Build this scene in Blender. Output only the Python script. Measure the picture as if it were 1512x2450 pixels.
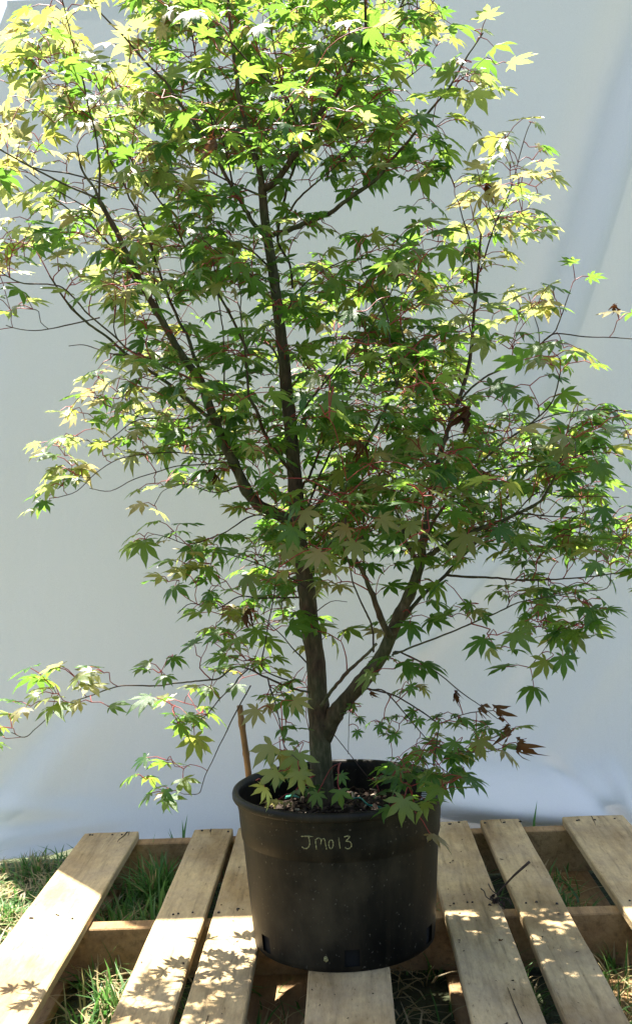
import bpy, bmesh, math, random
import numpy as np
from mathutils import Vector, Matrix

for o in list(bpy.data.objects):
    bpy.data.objects.remove(o)
random.seed(11)
rng = np.random.default_rng(11)
SC = bpy.context.scene
COL = SC.collection

# ---------------------------------------------------------------- camera, sky, sun, exposure
CAM = np.array([0.0229, -1.8925, 0.8721])
YAW, PIT, ROL, FPX = math.radians(1.3012), math.radians(-0.8815), math.radians(-2.2837), 2688.5
_cy, _sy, _cp, _sp = math.cos(YAW), math.sin(YAW), math.cos(PIT), math.sin(PIT)
FW = np.array([-_sy*_cp, _cy*_cp, _sp])
_rt = np.array([_cy, _sy, 0.0])
_up = np.cross(_rt, FW)
RT = math.cos(ROL)*_rt + math.sin(ROL)*_up
UP = -math.sin(ROL)*_rt + math.cos(ROL)*_up
cd = bpy.data.cameras.new('camera')
cam = bpy.data.objects.new('camera', cd)
COL.objects.link(cam)
cam.matrix_world = Matrix(((RT[0], UP[0], -FW[0], CAM[0]), (RT[1], UP[1], -FW[1], CAM[1]),
                           (RT[2], UP[2], -FW[2], CAM[2]), (0, 0, 0, 1)))
cd.sensor_fit = 'VERTICAL'
cd.sensor_height = 24.0
cd.lens = 24.0*FPX/2450.0
cd.clip_start = 0.05
cd.clip_end = 2000
SC.camera = cam

SUN_DIR = Vector((-0.405, 0.79, 1.985)).normalized()
world = bpy.data.worlds.new('World')
SC.world = world
world.use_nodes = True
wn = world.node_tree
wn.nodes.clear()
sky = wn.nodes.new('ShaderNodeTexSky')
sky.sky_type = 'NISHITA'
sky.sun_disc = False
sky.sun_elevation = math.asin(SUN_DIR.z)
sky.sun_rotation = math.atan2(SUN_DIR.x, SUN_DIR.y)
sky.air_density = 1.0
sky.dust_density = 2.9
sky.ozone_density = 1.0
bg = wn.nodes.new('ShaderNodeBackground')
bg.inputs['Strength'].default_value = 0.068
wo = wn.nodes.new('ShaderNodeOutputWorld')
wn.links.new(sky.outputs[0], bg.inputs[0])
wn.links.new(bg.outputs[0], wo.inputs[0])

sl = bpy.data.lights.new('sun', 'SUN')
sl.energy = 5.0
sl.angle = math.radians(0.5)
sl.color = (1.0, 0.95, 0.86)
sun = bpy.data.objects.new('sun', sl)
COL.objects.link(sun)
sun.rotation_euler = SUN_DIR.to_track_quat('Z', 'Y').to_euler()
sun.location = (-1, 2, 5)

SC.view_settings.view_transform = 'Standard'
SC.view_settings.look = 'None'
SC.view_settings.gamma = 1
SC.view_settings.use_curve_mapping = False
SC.view_settings.exposure = 2.22
SC.cycles.max_bounces = 10
SC.cycles.diffuse_bounces = 5
SC.cycles.transmission_bounces = 8
SC.cycles.transparent_max_bounces = 8

# ---------------------------------------------------------------- helpers
def ray(px, py):
    return FW + RT*(px-756.0)/FPX - UP*(py-1225.0)/FPX

def at(px, py, Y):
    """point at depth plane y=Y seen at photo position (px, py) of the 1512 x 2450 view"""
    d = ray(px, py)
    return CAM + d*(Y-CAM[1])/d[1]

def atz(px, py, Z):
    d = ray(px, py)
    return CAM + d*(Z-CAM[2])/d[2]

def link(name, mesh, mat=None, parent=None):
    o = bpy.data.objects.new(name, mesh)
    COL.objects.link(o)
    if mat is not None and not mesh.materials:
        for m in (mat if isinstance(mat, (list, tuple)) else [mat]):
            mesh.materials.append(m)
    if parent is not None:
        o.parent = parent
    return o

def from_bm(name, bm, mat, parent=None, smooth=False):
    me = bpy.data.meshes.new(name)
    bm.to_mesh(me)
    bm.free()
    if smooth:
        me.shade_smooth()
    return link(name, me, mat, parent)

def empty(name, loc=(0, 0, 0)):
    o = bpy.data.objects.new(name, None)
    o.empty_display_size = 0.1
    o.location = loc
    COL.objects.link(o)
    return o

def tag(o, label=None, cat=None, group=None, kind=None):
    if label: o['label'] = label
    if cat: o['category'] = cat
    if group: o['group'] = group
    if kind: o['kind'] = kind
    return o

def smoothstep(a, b, x):
    t = np.clip((x-a)/(b-a), 0, 1)
    return t*t*(3-2*t)

class MB:
    """vertex / face collector with optional float point attributes"""
    def __init__(self):
        self.v, self.f, self.mi, self.n = [], [], [], 0
        self.attr = {}
    def add(self, verts, faces, mi=0, **attrs):
        verts = np.asarray(verts, float)
        self.v.append(verts)
        self.f += [tuple(i+self.n for i in f) for f in faces]
        self.mi += [mi]*len(faces)
        for k in set(self.attr) | set(attrs):
            self.attr.setdefault(k, [np.zeros(self.n)] if self.n else [])
            a = attrs.get(k, 0.0)
            self.attr[k].append(np.full(len(verts), a) if np.isscalar(a) else np.asarray(a, float))
        self.n += len(verts)
    def build(self, name, mats, parent=None, smooth=True):
        me = bpy.data.meshes.new(name)
        me.from_pydata(np.concatenate(self.v).tolist(), [], self.f)
        me.polygons.foreach_set('material_index', self.mi)
        for k, parts in self.attr.items():
            a = me.attributes.new(k, 'FLOAT', 'POINT')
            a.data.foreach_set('value', np.concatenate(parts).astype(np.float32))
        if smooth:
            me.shade_smooth()
        return link(name, me, mats, parent)

def catmull(P, n):
    P = np.asarray(P, float)
    if len(P) == 2:
        t = np.linspace(0, 1, n+1)[:, None]
        return P[0]*(1-t) + P[1]*t
    Q = np.vstack([2*P[0]-P[1], P, 2*P[-1]-P[-2]])
    out = []
    for i in range(1, len(Q)-2):
        p0, p1, p2, p3 = Q[i-1], Q[i], Q[i+1], Q[i+2]
        for t in np.linspace(0, 1, n, endpoint=False):
            out.append(0.5*(2*p1 + (p2-p0)*t + (2*p0-5*p1+4*p2-p3)*t*t + (3*p1-p0-3*p2+p3)*t**3))
    out.append(P[-1])
    return np.array(out)

def tube(P, R, sides=6, cap=True, jitter=0.0):
    """vertices and faces of a tapering tube along the points P with radii R"""
    P = np.asarray(P, float)
    n = len(P)
    T = np.gradient(P, axis=0)
    T /= np.linalg.norm(T, axis=1)[:, None] + 1e-12
    ref = np.array([0.0, 0, 1]) if abs(T[0][2]) < 0.9 else np.array([1.0, 0, 0])
    V = []
    b = np.cross(T[0], ref); b /= np.linalg.norm(b)
    for i in range(n):
        b = b - T[i]*(b@T[i]); b /= np.linalg.norm(b)+1e-12
        c = np.cross(T[i], b)
        th = np.arange(sides)*2*math.pi/sides
        r = R[i]*(1 + (rng.normal(0, jitter, sides) if jitter else 0))
        V.append(P[i] + (np.cos(th)*r)[:, None]*b + (np.sin(th)*r)[:, None]*c)
    F = []
    for i in range(n-1):
        for k in range(sides):
            k2 = (k+1) % sides
            F.append((i*sides+k, i*sides+k2, (i+1)*sides+k2, (i+1)*sides+k))
    if cap:
        F.append(tuple(range(sides))[::-1])
        F.append(tuple((n-1)*sides+k for k in range(sides)))
    return np.concatenate(V), F

# ---------------------------------------------------------------- materials
def new_mat(name):
    m = bpy.data.materials.new(name)
    m.use_nodes = True
    m.node_tree.nodes.clear()
    return m, m.node_tree.nodes, m.node_tree.links

def N(nodes, typ, **kw):
    n = nodes.new(typ)
    for k, v in kw.items():
        if k in n.inputs.keys():
            n.inputs[k].default_value = v
        else:
            setattr(n, k, v)
    return n

def ramp(nodes, stops):
    r = nodes.new('ShaderNodeValToRGB')
    e = r.color_ramp.elements
    while len(e) < len(stops):
        e.new(0.5)
    for el, (p, c) in zip(e, stops):
        el.position = p
        el.color = (*c, 1) if len(c) == 3 else c
    return r

def simple_mat(name, color, rough=0.7, noise=0.0, scale=30.0, spec=0.3, bump=0.0):
    m, n, l = new_mat(name)
    p = N(n, 'ShaderNodeBsdfPrincipled', Roughness=rough)
    p.inputs['Specular IOR Level'].default_value = spec
    o = n.new('ShaderNodeOutputMaterial')
    l.new(p.outputs[0], o.inputs[0])
    if noise:
        tc = n.new('ShaderNodeTexCoord')
        t = N(n, 'ShaderNodeTexNoise', Scale=scale, Detail=5.0)
        l.new(tc.outputs['Object'], t.inputs['Vector'])
        c0 = tuple(max(0, x*(1-noise)) for x in color)
        c1 = tuple(min(1, x*(1+noise)) for x in color)
        r = ramp(n, [(0.3, c0), (0.7, c1)])
        l.new(t.outputs['Fac'], r.inputs[0])
        l.new(r.outputs[0], p.inputs['Base Color'])
        if bump:
            b = N(n, 'ShaderNodeBump', Strength=bump, Distance=0.002)
            l.new(t.outputs['Fac'], b.inputs['Height'])
            l.new(b.outputs[0], p.inputs['Normal'])
    else:
        p.inputs['Base Color'].default_value = (*color, 1)
    return m

def leaf_mat(name, stops, tstops, rough=0.40, spec=0.45, trans=0.44):
    m, n, l = new_mat(name)
    at_ = N(n, 'ShaderNodeAttribute', attribute_name='tint')
    oi = n.new('ShaderNodeObjectInfo')
    add = N(n, 'ShaderNodeMath', operation='ADD')
    fr = N(n, 'ShaderNodeMath', operation='FRACT')
    l.new(at_.outputs['Fac'], add.inputs[0]); l.new(oi.outputs['Random'], add.inputs[1])
    l.new(add.outputs[0], fr.inputs[0])
    r = ramp(n, stops); l.new(fr.outputs[0], r.inputs[0])
    rt = ramp(n, tstops); l.new(fr.outputs[0], rt.inputs[0])
    # pale ribs
    rib = N(n, 'ShaderNodeAttribute', attribute_name='rib')
    rr = ramp(n, [(0.0, (1, 1, 1)), (0.16, (0, 0, 0))])
    l.new(rib.outputs['Fac'], rr.inputs[0])
    mx = N(n, 'ShaderNodeMix', data_type='RGBA')
    mf = N(n, 'ShaderNodeMath', operation='MULTIPLY'); mf.inputs[1].default_value = 0.45
    l.new(rr.outputs[0], mf.inputs[0]); l.new(mf.outputs[0], mx.inputs[0])
    l.new(r.outputs[0], mx.inputs[6]); mx.inputs[7].default_value = (0.16, 0.17, 0.06, 1)
    # mottling between the veins
    tc = n.new('ShaderNodeTexCoord')
    tx = N(n, 'ShaderNodeTexNoise', Scale=260.0, Detail=2.0)
    l.new(tc.outputs['Object'], tx.inputs['Vector'])
    tr = ramp(n, [(0.3, (0.72, 0.72, 0.72)), (0.7, (1.25, 1.25, 1.25))])
    l.new(tx.outputs['Fac'], tr.inputs[0])
    mt = N(n, 'ShaderNodeMix', data_type='RGBA', blend_type='MULTIPLY'); mt.inputs[0].default_value = 1.0
    l.new(rt.outputs[0], mt.inputs[6]); l.new(tr.outputs[0], mt.inputs[7])
    p = N(n, 'ShaderNodeBsdfPrincipled', Roughness=rough)
    p.inputs['Specular IOR Level'].default_value = spec
    l.new(mx.outputs[2], p.inputs['Base Color'])
    t = n.new('ShaderNodeBsdfTranslucent')
    l.new(mt.outputs[2], t.inputs['Color'])
    ms = n.new('ShaderNodeMixShader'); ms.inputs[0].default_value = trans
    l.new(p.outputs[0], ms.inputs[1]); l.new(t.outputs[0], ms.inputs[2])
    bp = N(n, 'ShaderNodeBump', Strength=0.25, Distance=0.0015)
    l.new(tx.outputs['Fac'], bp.inputs['Height']); l.new(bp.outputs[0], p.inputs['Normal'])
    o = n.new('ShaderNodeOutputMaterial'); l.new(ms.outputs[0], o.inputs[0])
    return m

M_LEAF = leaf_mat('maple_leaf_green',
    [(0.0, (0.016, 0.070, 0.010)), (0.45, (0.028, 0.096, 0.012)), (0.8, (0.050, 0.115, 0.014)), (1.0, (0.10, 0.105, 0.020))],
    [(0.0, (0.16, 0.36, 0.04)), (0.5, (0.25, 0.45, 0.055)), (0.85, (0.40, 0.55, 0.08)), (1.0, (0.54, 0.50, 0.10))])
M_YOUNG = leaf_mat('maple_leaf_young',
    [(0.0, (0.075, 0.12, 0.025)), (0.5, (0.12, 0.145, 0.035)), (1.0, (0.15, 0.125, 0.040))],
    [(0.0, (0.50, 0.66, 0.16)), (0.6, (0.64, 0.70, 0.21)), (1.0, (0.72, 0.56, 0.24))], trans=0.40)
M_DEAD = leaf_mat('dried_leaf',
    [(0.0, (0.07, 0.028, 0.012)), (0.6, (0.13, 0.055, 0.02)), (1.0, (0.18, 0.10, 0.05))],
    [(0.0, (0.12, 0.035, 0.01)), (1.0, (0.2, 0.07, 0.02))], rough=0.8, spec=0.15, trans=0.25)
M_STALK = simple_mat('red_leaf_stalk', (0.27, 0.035, 0.028), 0.5, 0.4, 60)
M_TWIG = simple_mat('twig_bark', (0.055, 0.034, 0.024), 0.7, 0.35, 50)

def bark_mat():
    m, n, l = new_mat('maple_bark')
    tc = n.new('ShaderNodeTexCoord')
    mp = n.new('ShaderNodeMapping'); mp.inputs['Scale'].default_value = (120, 120, 38)
    l.new(tc.outputs['Object'], mp.inputs[0])
    t1 = N(n, 'ShaderNodeTexNoise', Scale=1.0, Detail=6.0, Roughness=0.65)
    l.new(mp.outputs[0], t1.inputs['Vector'])
    r = ramp(n, [(0.25, (0.026, 0.030, 0.012)), (0.5, (0.070, 0.068, 0.032)), (0.64, (0.12, 0.105, 0.06)), (0.78, (0.27, 0.24, 0.17))])
    l.new(t1.outputs['Fac'], r.inputs[0])
    t2 = N(n, 'ShaderNodeTexNoise', Scale=14.0, Detail=3.0)
    l.new(tc.outputs['Object'], t2.inputs['Vector'])
    r2 = ramp(n, [(0.42, (0, 0, 0)), (0.62, (1, 1, 1))])
    l.new(t2.outputs['Fac'], r2.inputs[0])
    mx = N(n, 'ShaderNodeMix', data_type='RGBA')
    l.new(r2.outputs[0], mx.inputs[0]); l.new(r.outputs[0], mx.inputs[6]); 
    r3 = ramp(n, [(0.3, (0.030, 0.018, 0.010)), (0.75, (0.13, 0.075, 0.045))])
    l.new(t1.outputs['Fac'], r3.inputs[0]); l.new(r3.outputs[0], mx.inputs[7])
    p = N(n, 'ShaderNodeBsdfPrincipled', Roughness=0.75)
    p.inputs['Specular IOR Level'].default_value = 0.25
    l.new(mx.outputs[2], p.inputs['Base Color'])
    b = N(n, 'ShaderNodeBump', Strength=0.6, Distance=0.003)
    l.new(t1.outputs['Fac'], b.inputs['Height']); l.new(b.outputs[0], p.inputs['Normal'])
    o = n.new('ShaderNodeOutputMaterial'); l.new(p.outputs[0], o.inputs[0])
    return m
M_BARK = bark_mat()

def wood_mat(name, base, grey, amount):
    m, n, l = new_mat(name)
    tc = n.new('ShaderNodeTexCoord')
    oi = n.new('ShaderNodeObjectInfo')
    sc_ = N(n, 'ShaderNodeVectorMath', operation='SCALE'); sc_.inputs['Scale'].default_value = 37.0
    cb = n.new('ShaderNodeCombineXYZ')
    for i in range(3): l.new(oi.outputs['Random'], cb.inputs[i])
    l.new(cb.outputs[0], sc_.inputs[0])
    ad = N(n, 'ShaderNodeVectorMath', operation='ADD')
    l.new(tc.outputs['Object'], ad.inputs[0]); l.new(sc_.outputs[0], ad.inputs[1])
    mp = n.new('ShaderNodeMapping'); mp.inputs['Scale'].default_value = (75, 5, 75)
    l.new(ad.outputs[0], mp.inputs[0])
    g = N(n, 'ShaderNodeTexNoise', Scale=1.0, Detail=6.0, Roughness=0.6, Distortion=0.4)
    l.new(mp.outputs[0], g.inputs['Vector'])
    r = ramp(n, [(0.30, tuple(x*0.52 for x in base)), (0.46, tuple(x*.92 for x in base)), (0.55, base), (0.75, tuple(min(1, x*1.2) for x in base))])
    l.new(g.outputs['Fac'], r.inputs[0])
    w = N(n, 'ShaderNodeTexNoise', Scale=9.0, Detail=5.0, Roughness=0.7)
    l.new(ad.outputs[0], w.inputs['Vector'])
    wr = ramp(n, [(0.42, (0, 0, 0)), (0.68, (amount,)*3)])
    l.new(w.outputs['Fac'], wr.inputs[0])
    mx = N(n, 'ShaderNodeMix', data_type='RGBA')
    l.new(wr.outputs[0], mx.inputs[0]); l.new(r.outputs[0], mx.inputs[6]); mx.inputs[7].default_value = (*grey, 1)
    # dark rough-sawn specks
    mp2 = n.new('ShaderNodeMapping'); mp2.inputs['Scale'].default_value = (120, 34, 120)
    l.new(ad.outputs[0], mp2.inputs[0])
    s = N(n, 'ShaderNodeTexNoise', Scale=1.6, Detail=4.0, Roughness=0.75)
    l.new(mp2.outputs[0], s.inputs['Vector'])
    sr = ramp(n, [(0.27, (0.25, 0.22, 0.19)), (0.37, (0.85, 0.84, 0.82)), (0.60, (1, 1, 1))])
    l.new(s.outputs['Fac'], sr.inputs[0])
    mm = N(n, 'ShaderNodeMix', data_type='RGBA', blend_type='MULTIPLY'); mm.inputs[0].default_value = 1.0
    l.new(mx.outputs[2], mm.inputs[6]); l.new(sr.outputs[0], mm.inputs[7])
    st = N(n, 'ShaderNodeTexNoise', Scale=3.4, Detail=4.0, Roughness=0.6)
    mp3 = n.new('ShaderNodeMapping'); mp3.inputs['Scale'].default_value = (2.2, 1, 2.2)
    l.new(ad.outputs[0], mp3.inputs[0]); l.new(mp3.outputs[0], st.inputs['Vector'])
    str_ = ramp(n, [(0.36, (0.60, 0.54, 0.46)), (0.58, (1, 1, 1))])
    l.new(st.outputs['Fac'], str_.inputs[0])
    m3 = N(n, 'ShaderNodeMix', data_type='RGBA', blend_type='MULTIPLY'); m3.inputs[0].default_value = 1.0
    l.new(mm.outputs[2], m3.inputs[6]); l.new(str_.outputs[0], m3.inputs[7])
    p = N(n, 'ShaderNodeBsdfPrincipled', Roughness=0.8)
    p.inputs['Specular IOR Level'].default_value = 0.2
    l.new(m3.outputs[2], p.inputs['Base Color'])
    b = N(n, 'ShaderNodeBump', Strength=0.55, Distance=0.0025)
    l.new(s.outputs['Fac'], b.inputs['Height'])
    b2 = N(n, 'ShaderNodeBump', Strength=0.4, Distance=0.0015)
    l.new(g.outputs['Fac'], b2.inputs['Height']); l.new(b.outputs[0], b2.inputs['Normal'])
    l.new(b2.outputs[0], p.inputs['Normal'])
    o = n.new('ShaderNodeOutputMaterial'); l.new(p.outputs[0], o.inputs[0])
    return m
M_WOOD = wood_mat('pallet_board_wood', (0.60, 0.445, 0.235), (0.42, 0.32, 0.20), 0.75)
M_WOOD2 = wood_mat('pallet_stringer_wood', (0.42, 0.27, 0.13), (0.24, 0.145, 0.08), 0.7)

def pot_mat():
    m, n, l = new_mat('black_nursery_plastic')
    tc = n.new('ShaderNodeTexCoord')
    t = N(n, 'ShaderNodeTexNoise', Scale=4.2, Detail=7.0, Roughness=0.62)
    mpp = n.new('ShaderNodeMapping'); mpp.inputs['Location'].default_value = (0.37, 0.0, 0.0); mpp.inputs['Scale'].default_value = (1, 1, .7)  # shift puts brown on the left: dust plus painted bounce light from the boards
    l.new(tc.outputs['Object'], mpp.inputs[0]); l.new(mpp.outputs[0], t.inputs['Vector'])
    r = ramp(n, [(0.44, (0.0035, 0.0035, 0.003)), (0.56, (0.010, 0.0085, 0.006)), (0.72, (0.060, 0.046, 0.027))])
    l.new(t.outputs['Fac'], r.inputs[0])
    ms_ = n.new('ShaderNodeMapping'); ms_.inputs['Scale'].default_value = (26, 26, 3.2)
    l.new(tc.outputs['Object'], ms_.inputs[0])
    vs = N(n, 'ShaderNodeTexNoise', Scale=1.0, Detail=6.0, Roughness=0.7)
    l.new(ms_.outputs[0], vs.inputs['Vector'])
    vr = ramp(n, [(0.46, (0, 0, 0)), (0.72, (1, 1, 1))])
    l.new(vs.outputs['Fac'], vr.inputs[0])
    s = N(n, 'ShaderNodeTexNoise', Scale=190.0, Detail=3.0)
    l.new(tc.outputs['Object'], s.inputs['Vector'])
    sr = ramp(n, [(0.66, (0, 0, 0)), (0.74, (0.6, 0.6, 0.6))])
    l.new(s.outputs['Fac'], sr.inputs[0])
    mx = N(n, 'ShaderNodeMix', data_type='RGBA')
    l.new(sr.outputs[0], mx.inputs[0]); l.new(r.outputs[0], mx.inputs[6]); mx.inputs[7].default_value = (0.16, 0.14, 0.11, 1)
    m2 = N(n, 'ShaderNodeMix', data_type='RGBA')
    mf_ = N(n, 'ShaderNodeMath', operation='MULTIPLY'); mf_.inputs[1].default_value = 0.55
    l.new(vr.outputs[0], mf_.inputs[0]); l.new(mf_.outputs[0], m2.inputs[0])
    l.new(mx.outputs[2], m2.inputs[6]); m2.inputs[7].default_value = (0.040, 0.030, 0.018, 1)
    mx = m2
    p = N(n, 'ShaderNodeBsdfPrincipled')
    p.inputs['Specular IOR Level'].default_value = 0.18
    rr = ramp(n, [(0.3, (0.32,)*3), (0.7, (0.62,)*3)])
    l.new(t.outputs['Fac'], rr.inputs[0]); l.new(rr.outputs[0], p.inputs['Roughness'])
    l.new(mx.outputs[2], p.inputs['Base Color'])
    b = N(n, 'ShaderNodeBump', Strength=0.12, Distance=0.002)
    l.new(t.outputs['Fac'], b.inputs['Height']); l.new(b.outputs[0], p.inputs['Normal'])
    o = n.new('ShaderNodeOutputMaterial'); l.new(p.outputs[0], o.inputs[0])
    return m
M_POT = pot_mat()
M_DARK = simple_mat('pot_hole_dark', (0.006, 0.006, 0.006), 0.9)
M_PAINT = simple_mat('yellow_paint_pen', (0.25, 0.225, 0.10), 0.7, 0.75, 420)
M_SOIL = simple_mat('potting_mix', (0.030, 0.020, 0.013), 0.9, 0.6, 90, 0.2, 0.8)
M_CHIP = simple_mat('bark_chip', (0.045, 0.027, 0.017), 0.85, 0.6, 40)
M_CHIP2 = simple_mat('pale_chip', (0.38, 0.30, 0.22), 0.8, 0.3, 40)
M_BAMBOO = simple_mat('bamboo', (0.22, 0.115, 0.045), 0.5, 0.35, 25, 0.4)
M_TEAL = simple_mat('teal_plastic', (0.015, 0.16, 0.12), 0.4)
M_STRIPE = simple_mat('white_print', (0.7, 0.7, 0.7), 0.5)
M_NAIL = simple_mat('rusty_nail', (0.028, 0.022, 0.018), 0.6, 0.4, 80)

def sheet_mat():
    m, n, l = new_mat('white_sheet_cloth')
    tc = n.new('ShaderNodeTexCoord')
    t = N(n, 'ShaderNodeTexNoise', Scale=900.0, Detail=1.0)
    l.new(tc.outputs['Object'], t.inputs['Vector'])
    r = ramp(n, [(0.3, (0.79, 0.765, 0.765)), (0.7, (0.87, 0.85, 0.85))])
    l.new(t.outputs['Fac'], r.inputs[0])
    d = N(n, 'ShaderNodeBsdfDiffuse', Roughness=0.3)
    l.new(r.outputs[0], d.inputs['Color'])
    tr = n.new('ShaderNodeBsdfTranslucent'); tr.inputs['Color'].default_value = (0.80, 0.80, 0.80, 1)
    b = N(n, 'ShaderNodeBump', Strength=0.15, Distance=0.001)
    l.new(t.outputs['Fac'], b.inputs['Height'])
    mw = n.new('ShaderNodeMapping'); mw.inputs['Rotation'].default_value = (0, 0.5, 0); mw.inputs['Scale'].default_value = (7, 7, 2.2)
    l.new(tc.outputs['Object'], mw.inputs[0])
    tw_ = N(n, 'ShaderNodeTexNoise', Scale=1.0, Detail=5.0, Roughness=0.55)
    l.new(mw.outputs[0], tw_.inputs['Vector'])
    b2 = N(n, 'ShaderNodeBump', Strength=0.45, Distance=0.016)
    l.new(tw_.outputs['Fac'], b2.inputs['Height']); l.new(b.outputs[0], b2.inputs['Normal'])
    l.new(b2.outputs[0], d.inputs['Normal'])
    ms = n.new('ShaderNodeMixShader'); ms.inputs[0].default_value = 0.025
    l.new(d.outputs[0], ms.inputs[1]); l.new(tr.outputs[0], ms.inputs[2])
    o = n.new('ShaderNodeOutputMaterial'); l.new(ms.outputs[0], o.inputs[0])
    return m
M_SHEET = sheet_mat()

def ground_mat():
    m, n, l = new_mat('grassy_soil')
    tc = n.new('ShaderNodeTexCoord')
    t = N(n, 'ShaderNodeTexNoise', Scale=6.0, Detail=8.0, Roughness=0.7)
    l.new(tc.outputs['Object'], t.inputs['Vector'])
    r = ramp(n, [(0.3, (0.035, 0.030, 0.018)), (0.5, (0.05, 0.06, 0.022)), (0.7, (0.06, 0.09, 0.025))])
    l.new(t.outputs['Fac'], r.inputs[0])
    p = N(n, 'ShaderNodeBsdfPrincipled', Roughness=0.95)
    l.new(r.outputs[0], p.inputs['Base Color'])
    t2 = N(n, 'ShaderNodeTexNoise', Scale=60.0, Detail=4.0)
    l.new(tc.outputs['Object'], t2.inputs['Vector'])
    b = N(n, 'ShaderNodeBump', Strength=0.8, Distance=0.02)
    l.new(t2.outputs['Fac'], b.inputs['Height']); l.new(b.outputs[0], p.inputs['Normal'])
    o = n.new('ShaderNodeOutputMaterial'); l.new(p.outputs[0], o.inputs[0])
    return m
M_GROUND = ground_mat()

def grass_mat():
    m, n, l = new_mat('grass_blade')
    a = N(n, 'ShaderNodeAttribute', attribute_name='tint')
    r = ramp(n, [(0.0, (0.04, 0.12, 0.02)), (0.45, (0.085, 0.20, 0.04)), (0.74, (0.15, 0.25, 0.07)),
                 (0.80, (0.30, 0.24, 0.11)), (1.0, (0.40, 0.32, 0.18))])
    l.new(a.outputs['Fac'], r.inputs[0])
    p = N(n, 'ShaderNodeBsdfPrincipled', Roughness=0.5)
    l.new(r.outputs[0], p.inputs['Base Color'])
    t = n.new('ShaderNodeBsdfTranslucent')
    hv = N(n, 'ShaderNodeHueSaturation', Value=1.9)
    l.new(r.outputs[0], hv.inputs['Color']); l.new(hv.outputs[0], t.inputs['Color'])
    ms = n.new('ShaderNodeMixShader'); ms.inputs[0].default_value = 0.35
    l.new(p.outputs[0], ms.inputs[1]); l.new(t.outputs[0], ms.inputs[2])
    o = n.new('ShaderNodeOutputMaterial'); l.new(ms.outputs[0], o.inputs[0])
    return m
M_GRASS = grass_mat()

# ---------------------------------------------------------------- ground
ZT = 0.125           # top of the pallet deck
bm = bmesh.new()
bmesh.ops.create_grid(bm, x_segments=8, y_segments=8, size=600)
tag(from_bm('ground', bm, M_GROUND), 'dark soil under the grass', kind='structure')

# ---------------------------------------------------------------- white sheet
YS = 0.885
def sheet_left(z):
    return np.interp(z, [0, 0.5, 1.285, 1.6, 2.04, 2.11], [-0.93, -0.892, -0.845, -0.818, -0.782, -0.752])
def sheet_right(z):
    return np.interp(z, [0, 0.35, 0.6, 1.2, 2.2], [0.722, 0.728, 0.80, 1.05, 1.30])
def sheet_top(x):
    return 2.118 + 0.004*np.sin(x*5)
RIDGES = []
def ridge(p, q, w, amp, soft=0.35):
    a, b = at(*p, YS), at(*q, YS)
    RIDGES.append((a[[0, 2]], b[[0, 2]], w, amp, soft))
ridge((1500, 60), (1240, 900), 0.055, -0.050)
ridge((1590, 100), (1330, 900), 0.060, 0.034)
ridge((1390, 1380), (1120, 1810), 0.045, 0.022)
ridge((1330, 1530), (1130, 1780), 0.035, -0.022)
ridge((1200, 1340), (990, 1570), 0.036, 0.026)
ridge((1480, 1560), (1240, 1860), 0.040, 0.010)
ridge((150, 1690), (-20, 1900), 0.040, -0.016)
ridge((230, 1730), (20, 1960), 0.050, 0.012)
ridge((230, 1940), (-60, 1925), 0.026, 0.010)
ridge((260, 1965), (-60, 2010), 0.020, 0.009)
ridge((1330, 1840), (1500, 1975), 0.020, -0.030)
ridge((1460, 1850), (1530, 2010), 0.022, 0.02)
ridge((420, -80), (250, 900), 0.16, 0.014)
ridge((60, 300), (-20, 1300), 0.07, 0.012)
ridge((900, 900), (1000, 1700), 0.14, 0.012)
def sheet_y(x, z):
    y = np.full_like(x, YS)
    y += 0.010*np.sin(x*3.1+0.6)*np.sin(z*1.7+0.3) + 0.004*np.sin(x*8+z*5)
    for a, b, w, amp, soft in RIDGES:
        d = b-a
        L = np.linalg.norm(d); d = d/L
        rx, rz = x-a[0], z-a[1]
        t = (rx*d[0]+rz*d[1])/L
        s = rx*d[1]-rz*d[0]
        g = np.exp(-(s/w)**2)
        e = smoothstep(-soft, 0.15, t)*smoothstep(1+soft, 0.85, t)
        y -= amp*g*e
    y -= 0.055*np.exp(-z/0.05)*(1+0.35*np.sin(x*13+1.0))
    y -= 0.055*np.exp(-z/0.28)*smoothstep(-0.1, 0.35, x)
    win = smoothstep(0.08, 0.30, x)*smoothstep(0.70, 0.54, x)
    y -= 0.105*np.exp(-((z-0.112-0.018*np.sin(x*7+.5))/0.052)**2)*win
    return y
nu, nv = 190, 250
U_, V_ = np.meshgrid(np.linspace(0, 1, nu), np.linspace(0, 1, nv))
zz = (V_**1.25)
xl = sheet_left(zz*2.118); xr = sheet_right(zz*2.118)
X = xl + (xr-xl)*U_
Z = 0.004 + zz*(sheet_top(X)-0.004)
# uneven hem
Z = Z + np.exp(-Z/0.05)*(0.010+0.010*np.sin(X*17)+0.006*np.sin(X*31+2))
Y = sheet_y(X, Z)
verts = np.stack([X, Y, Z], -1).reshape(-1, 3)
faces = [(r*nu+c, r*nu+c+1, (r+1)*nu+c+1, (r+1)*nu+c) for r in range(nv-1) for c in range(nu-1)]
mb = MB(); mb.add(verts, faces)
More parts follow.
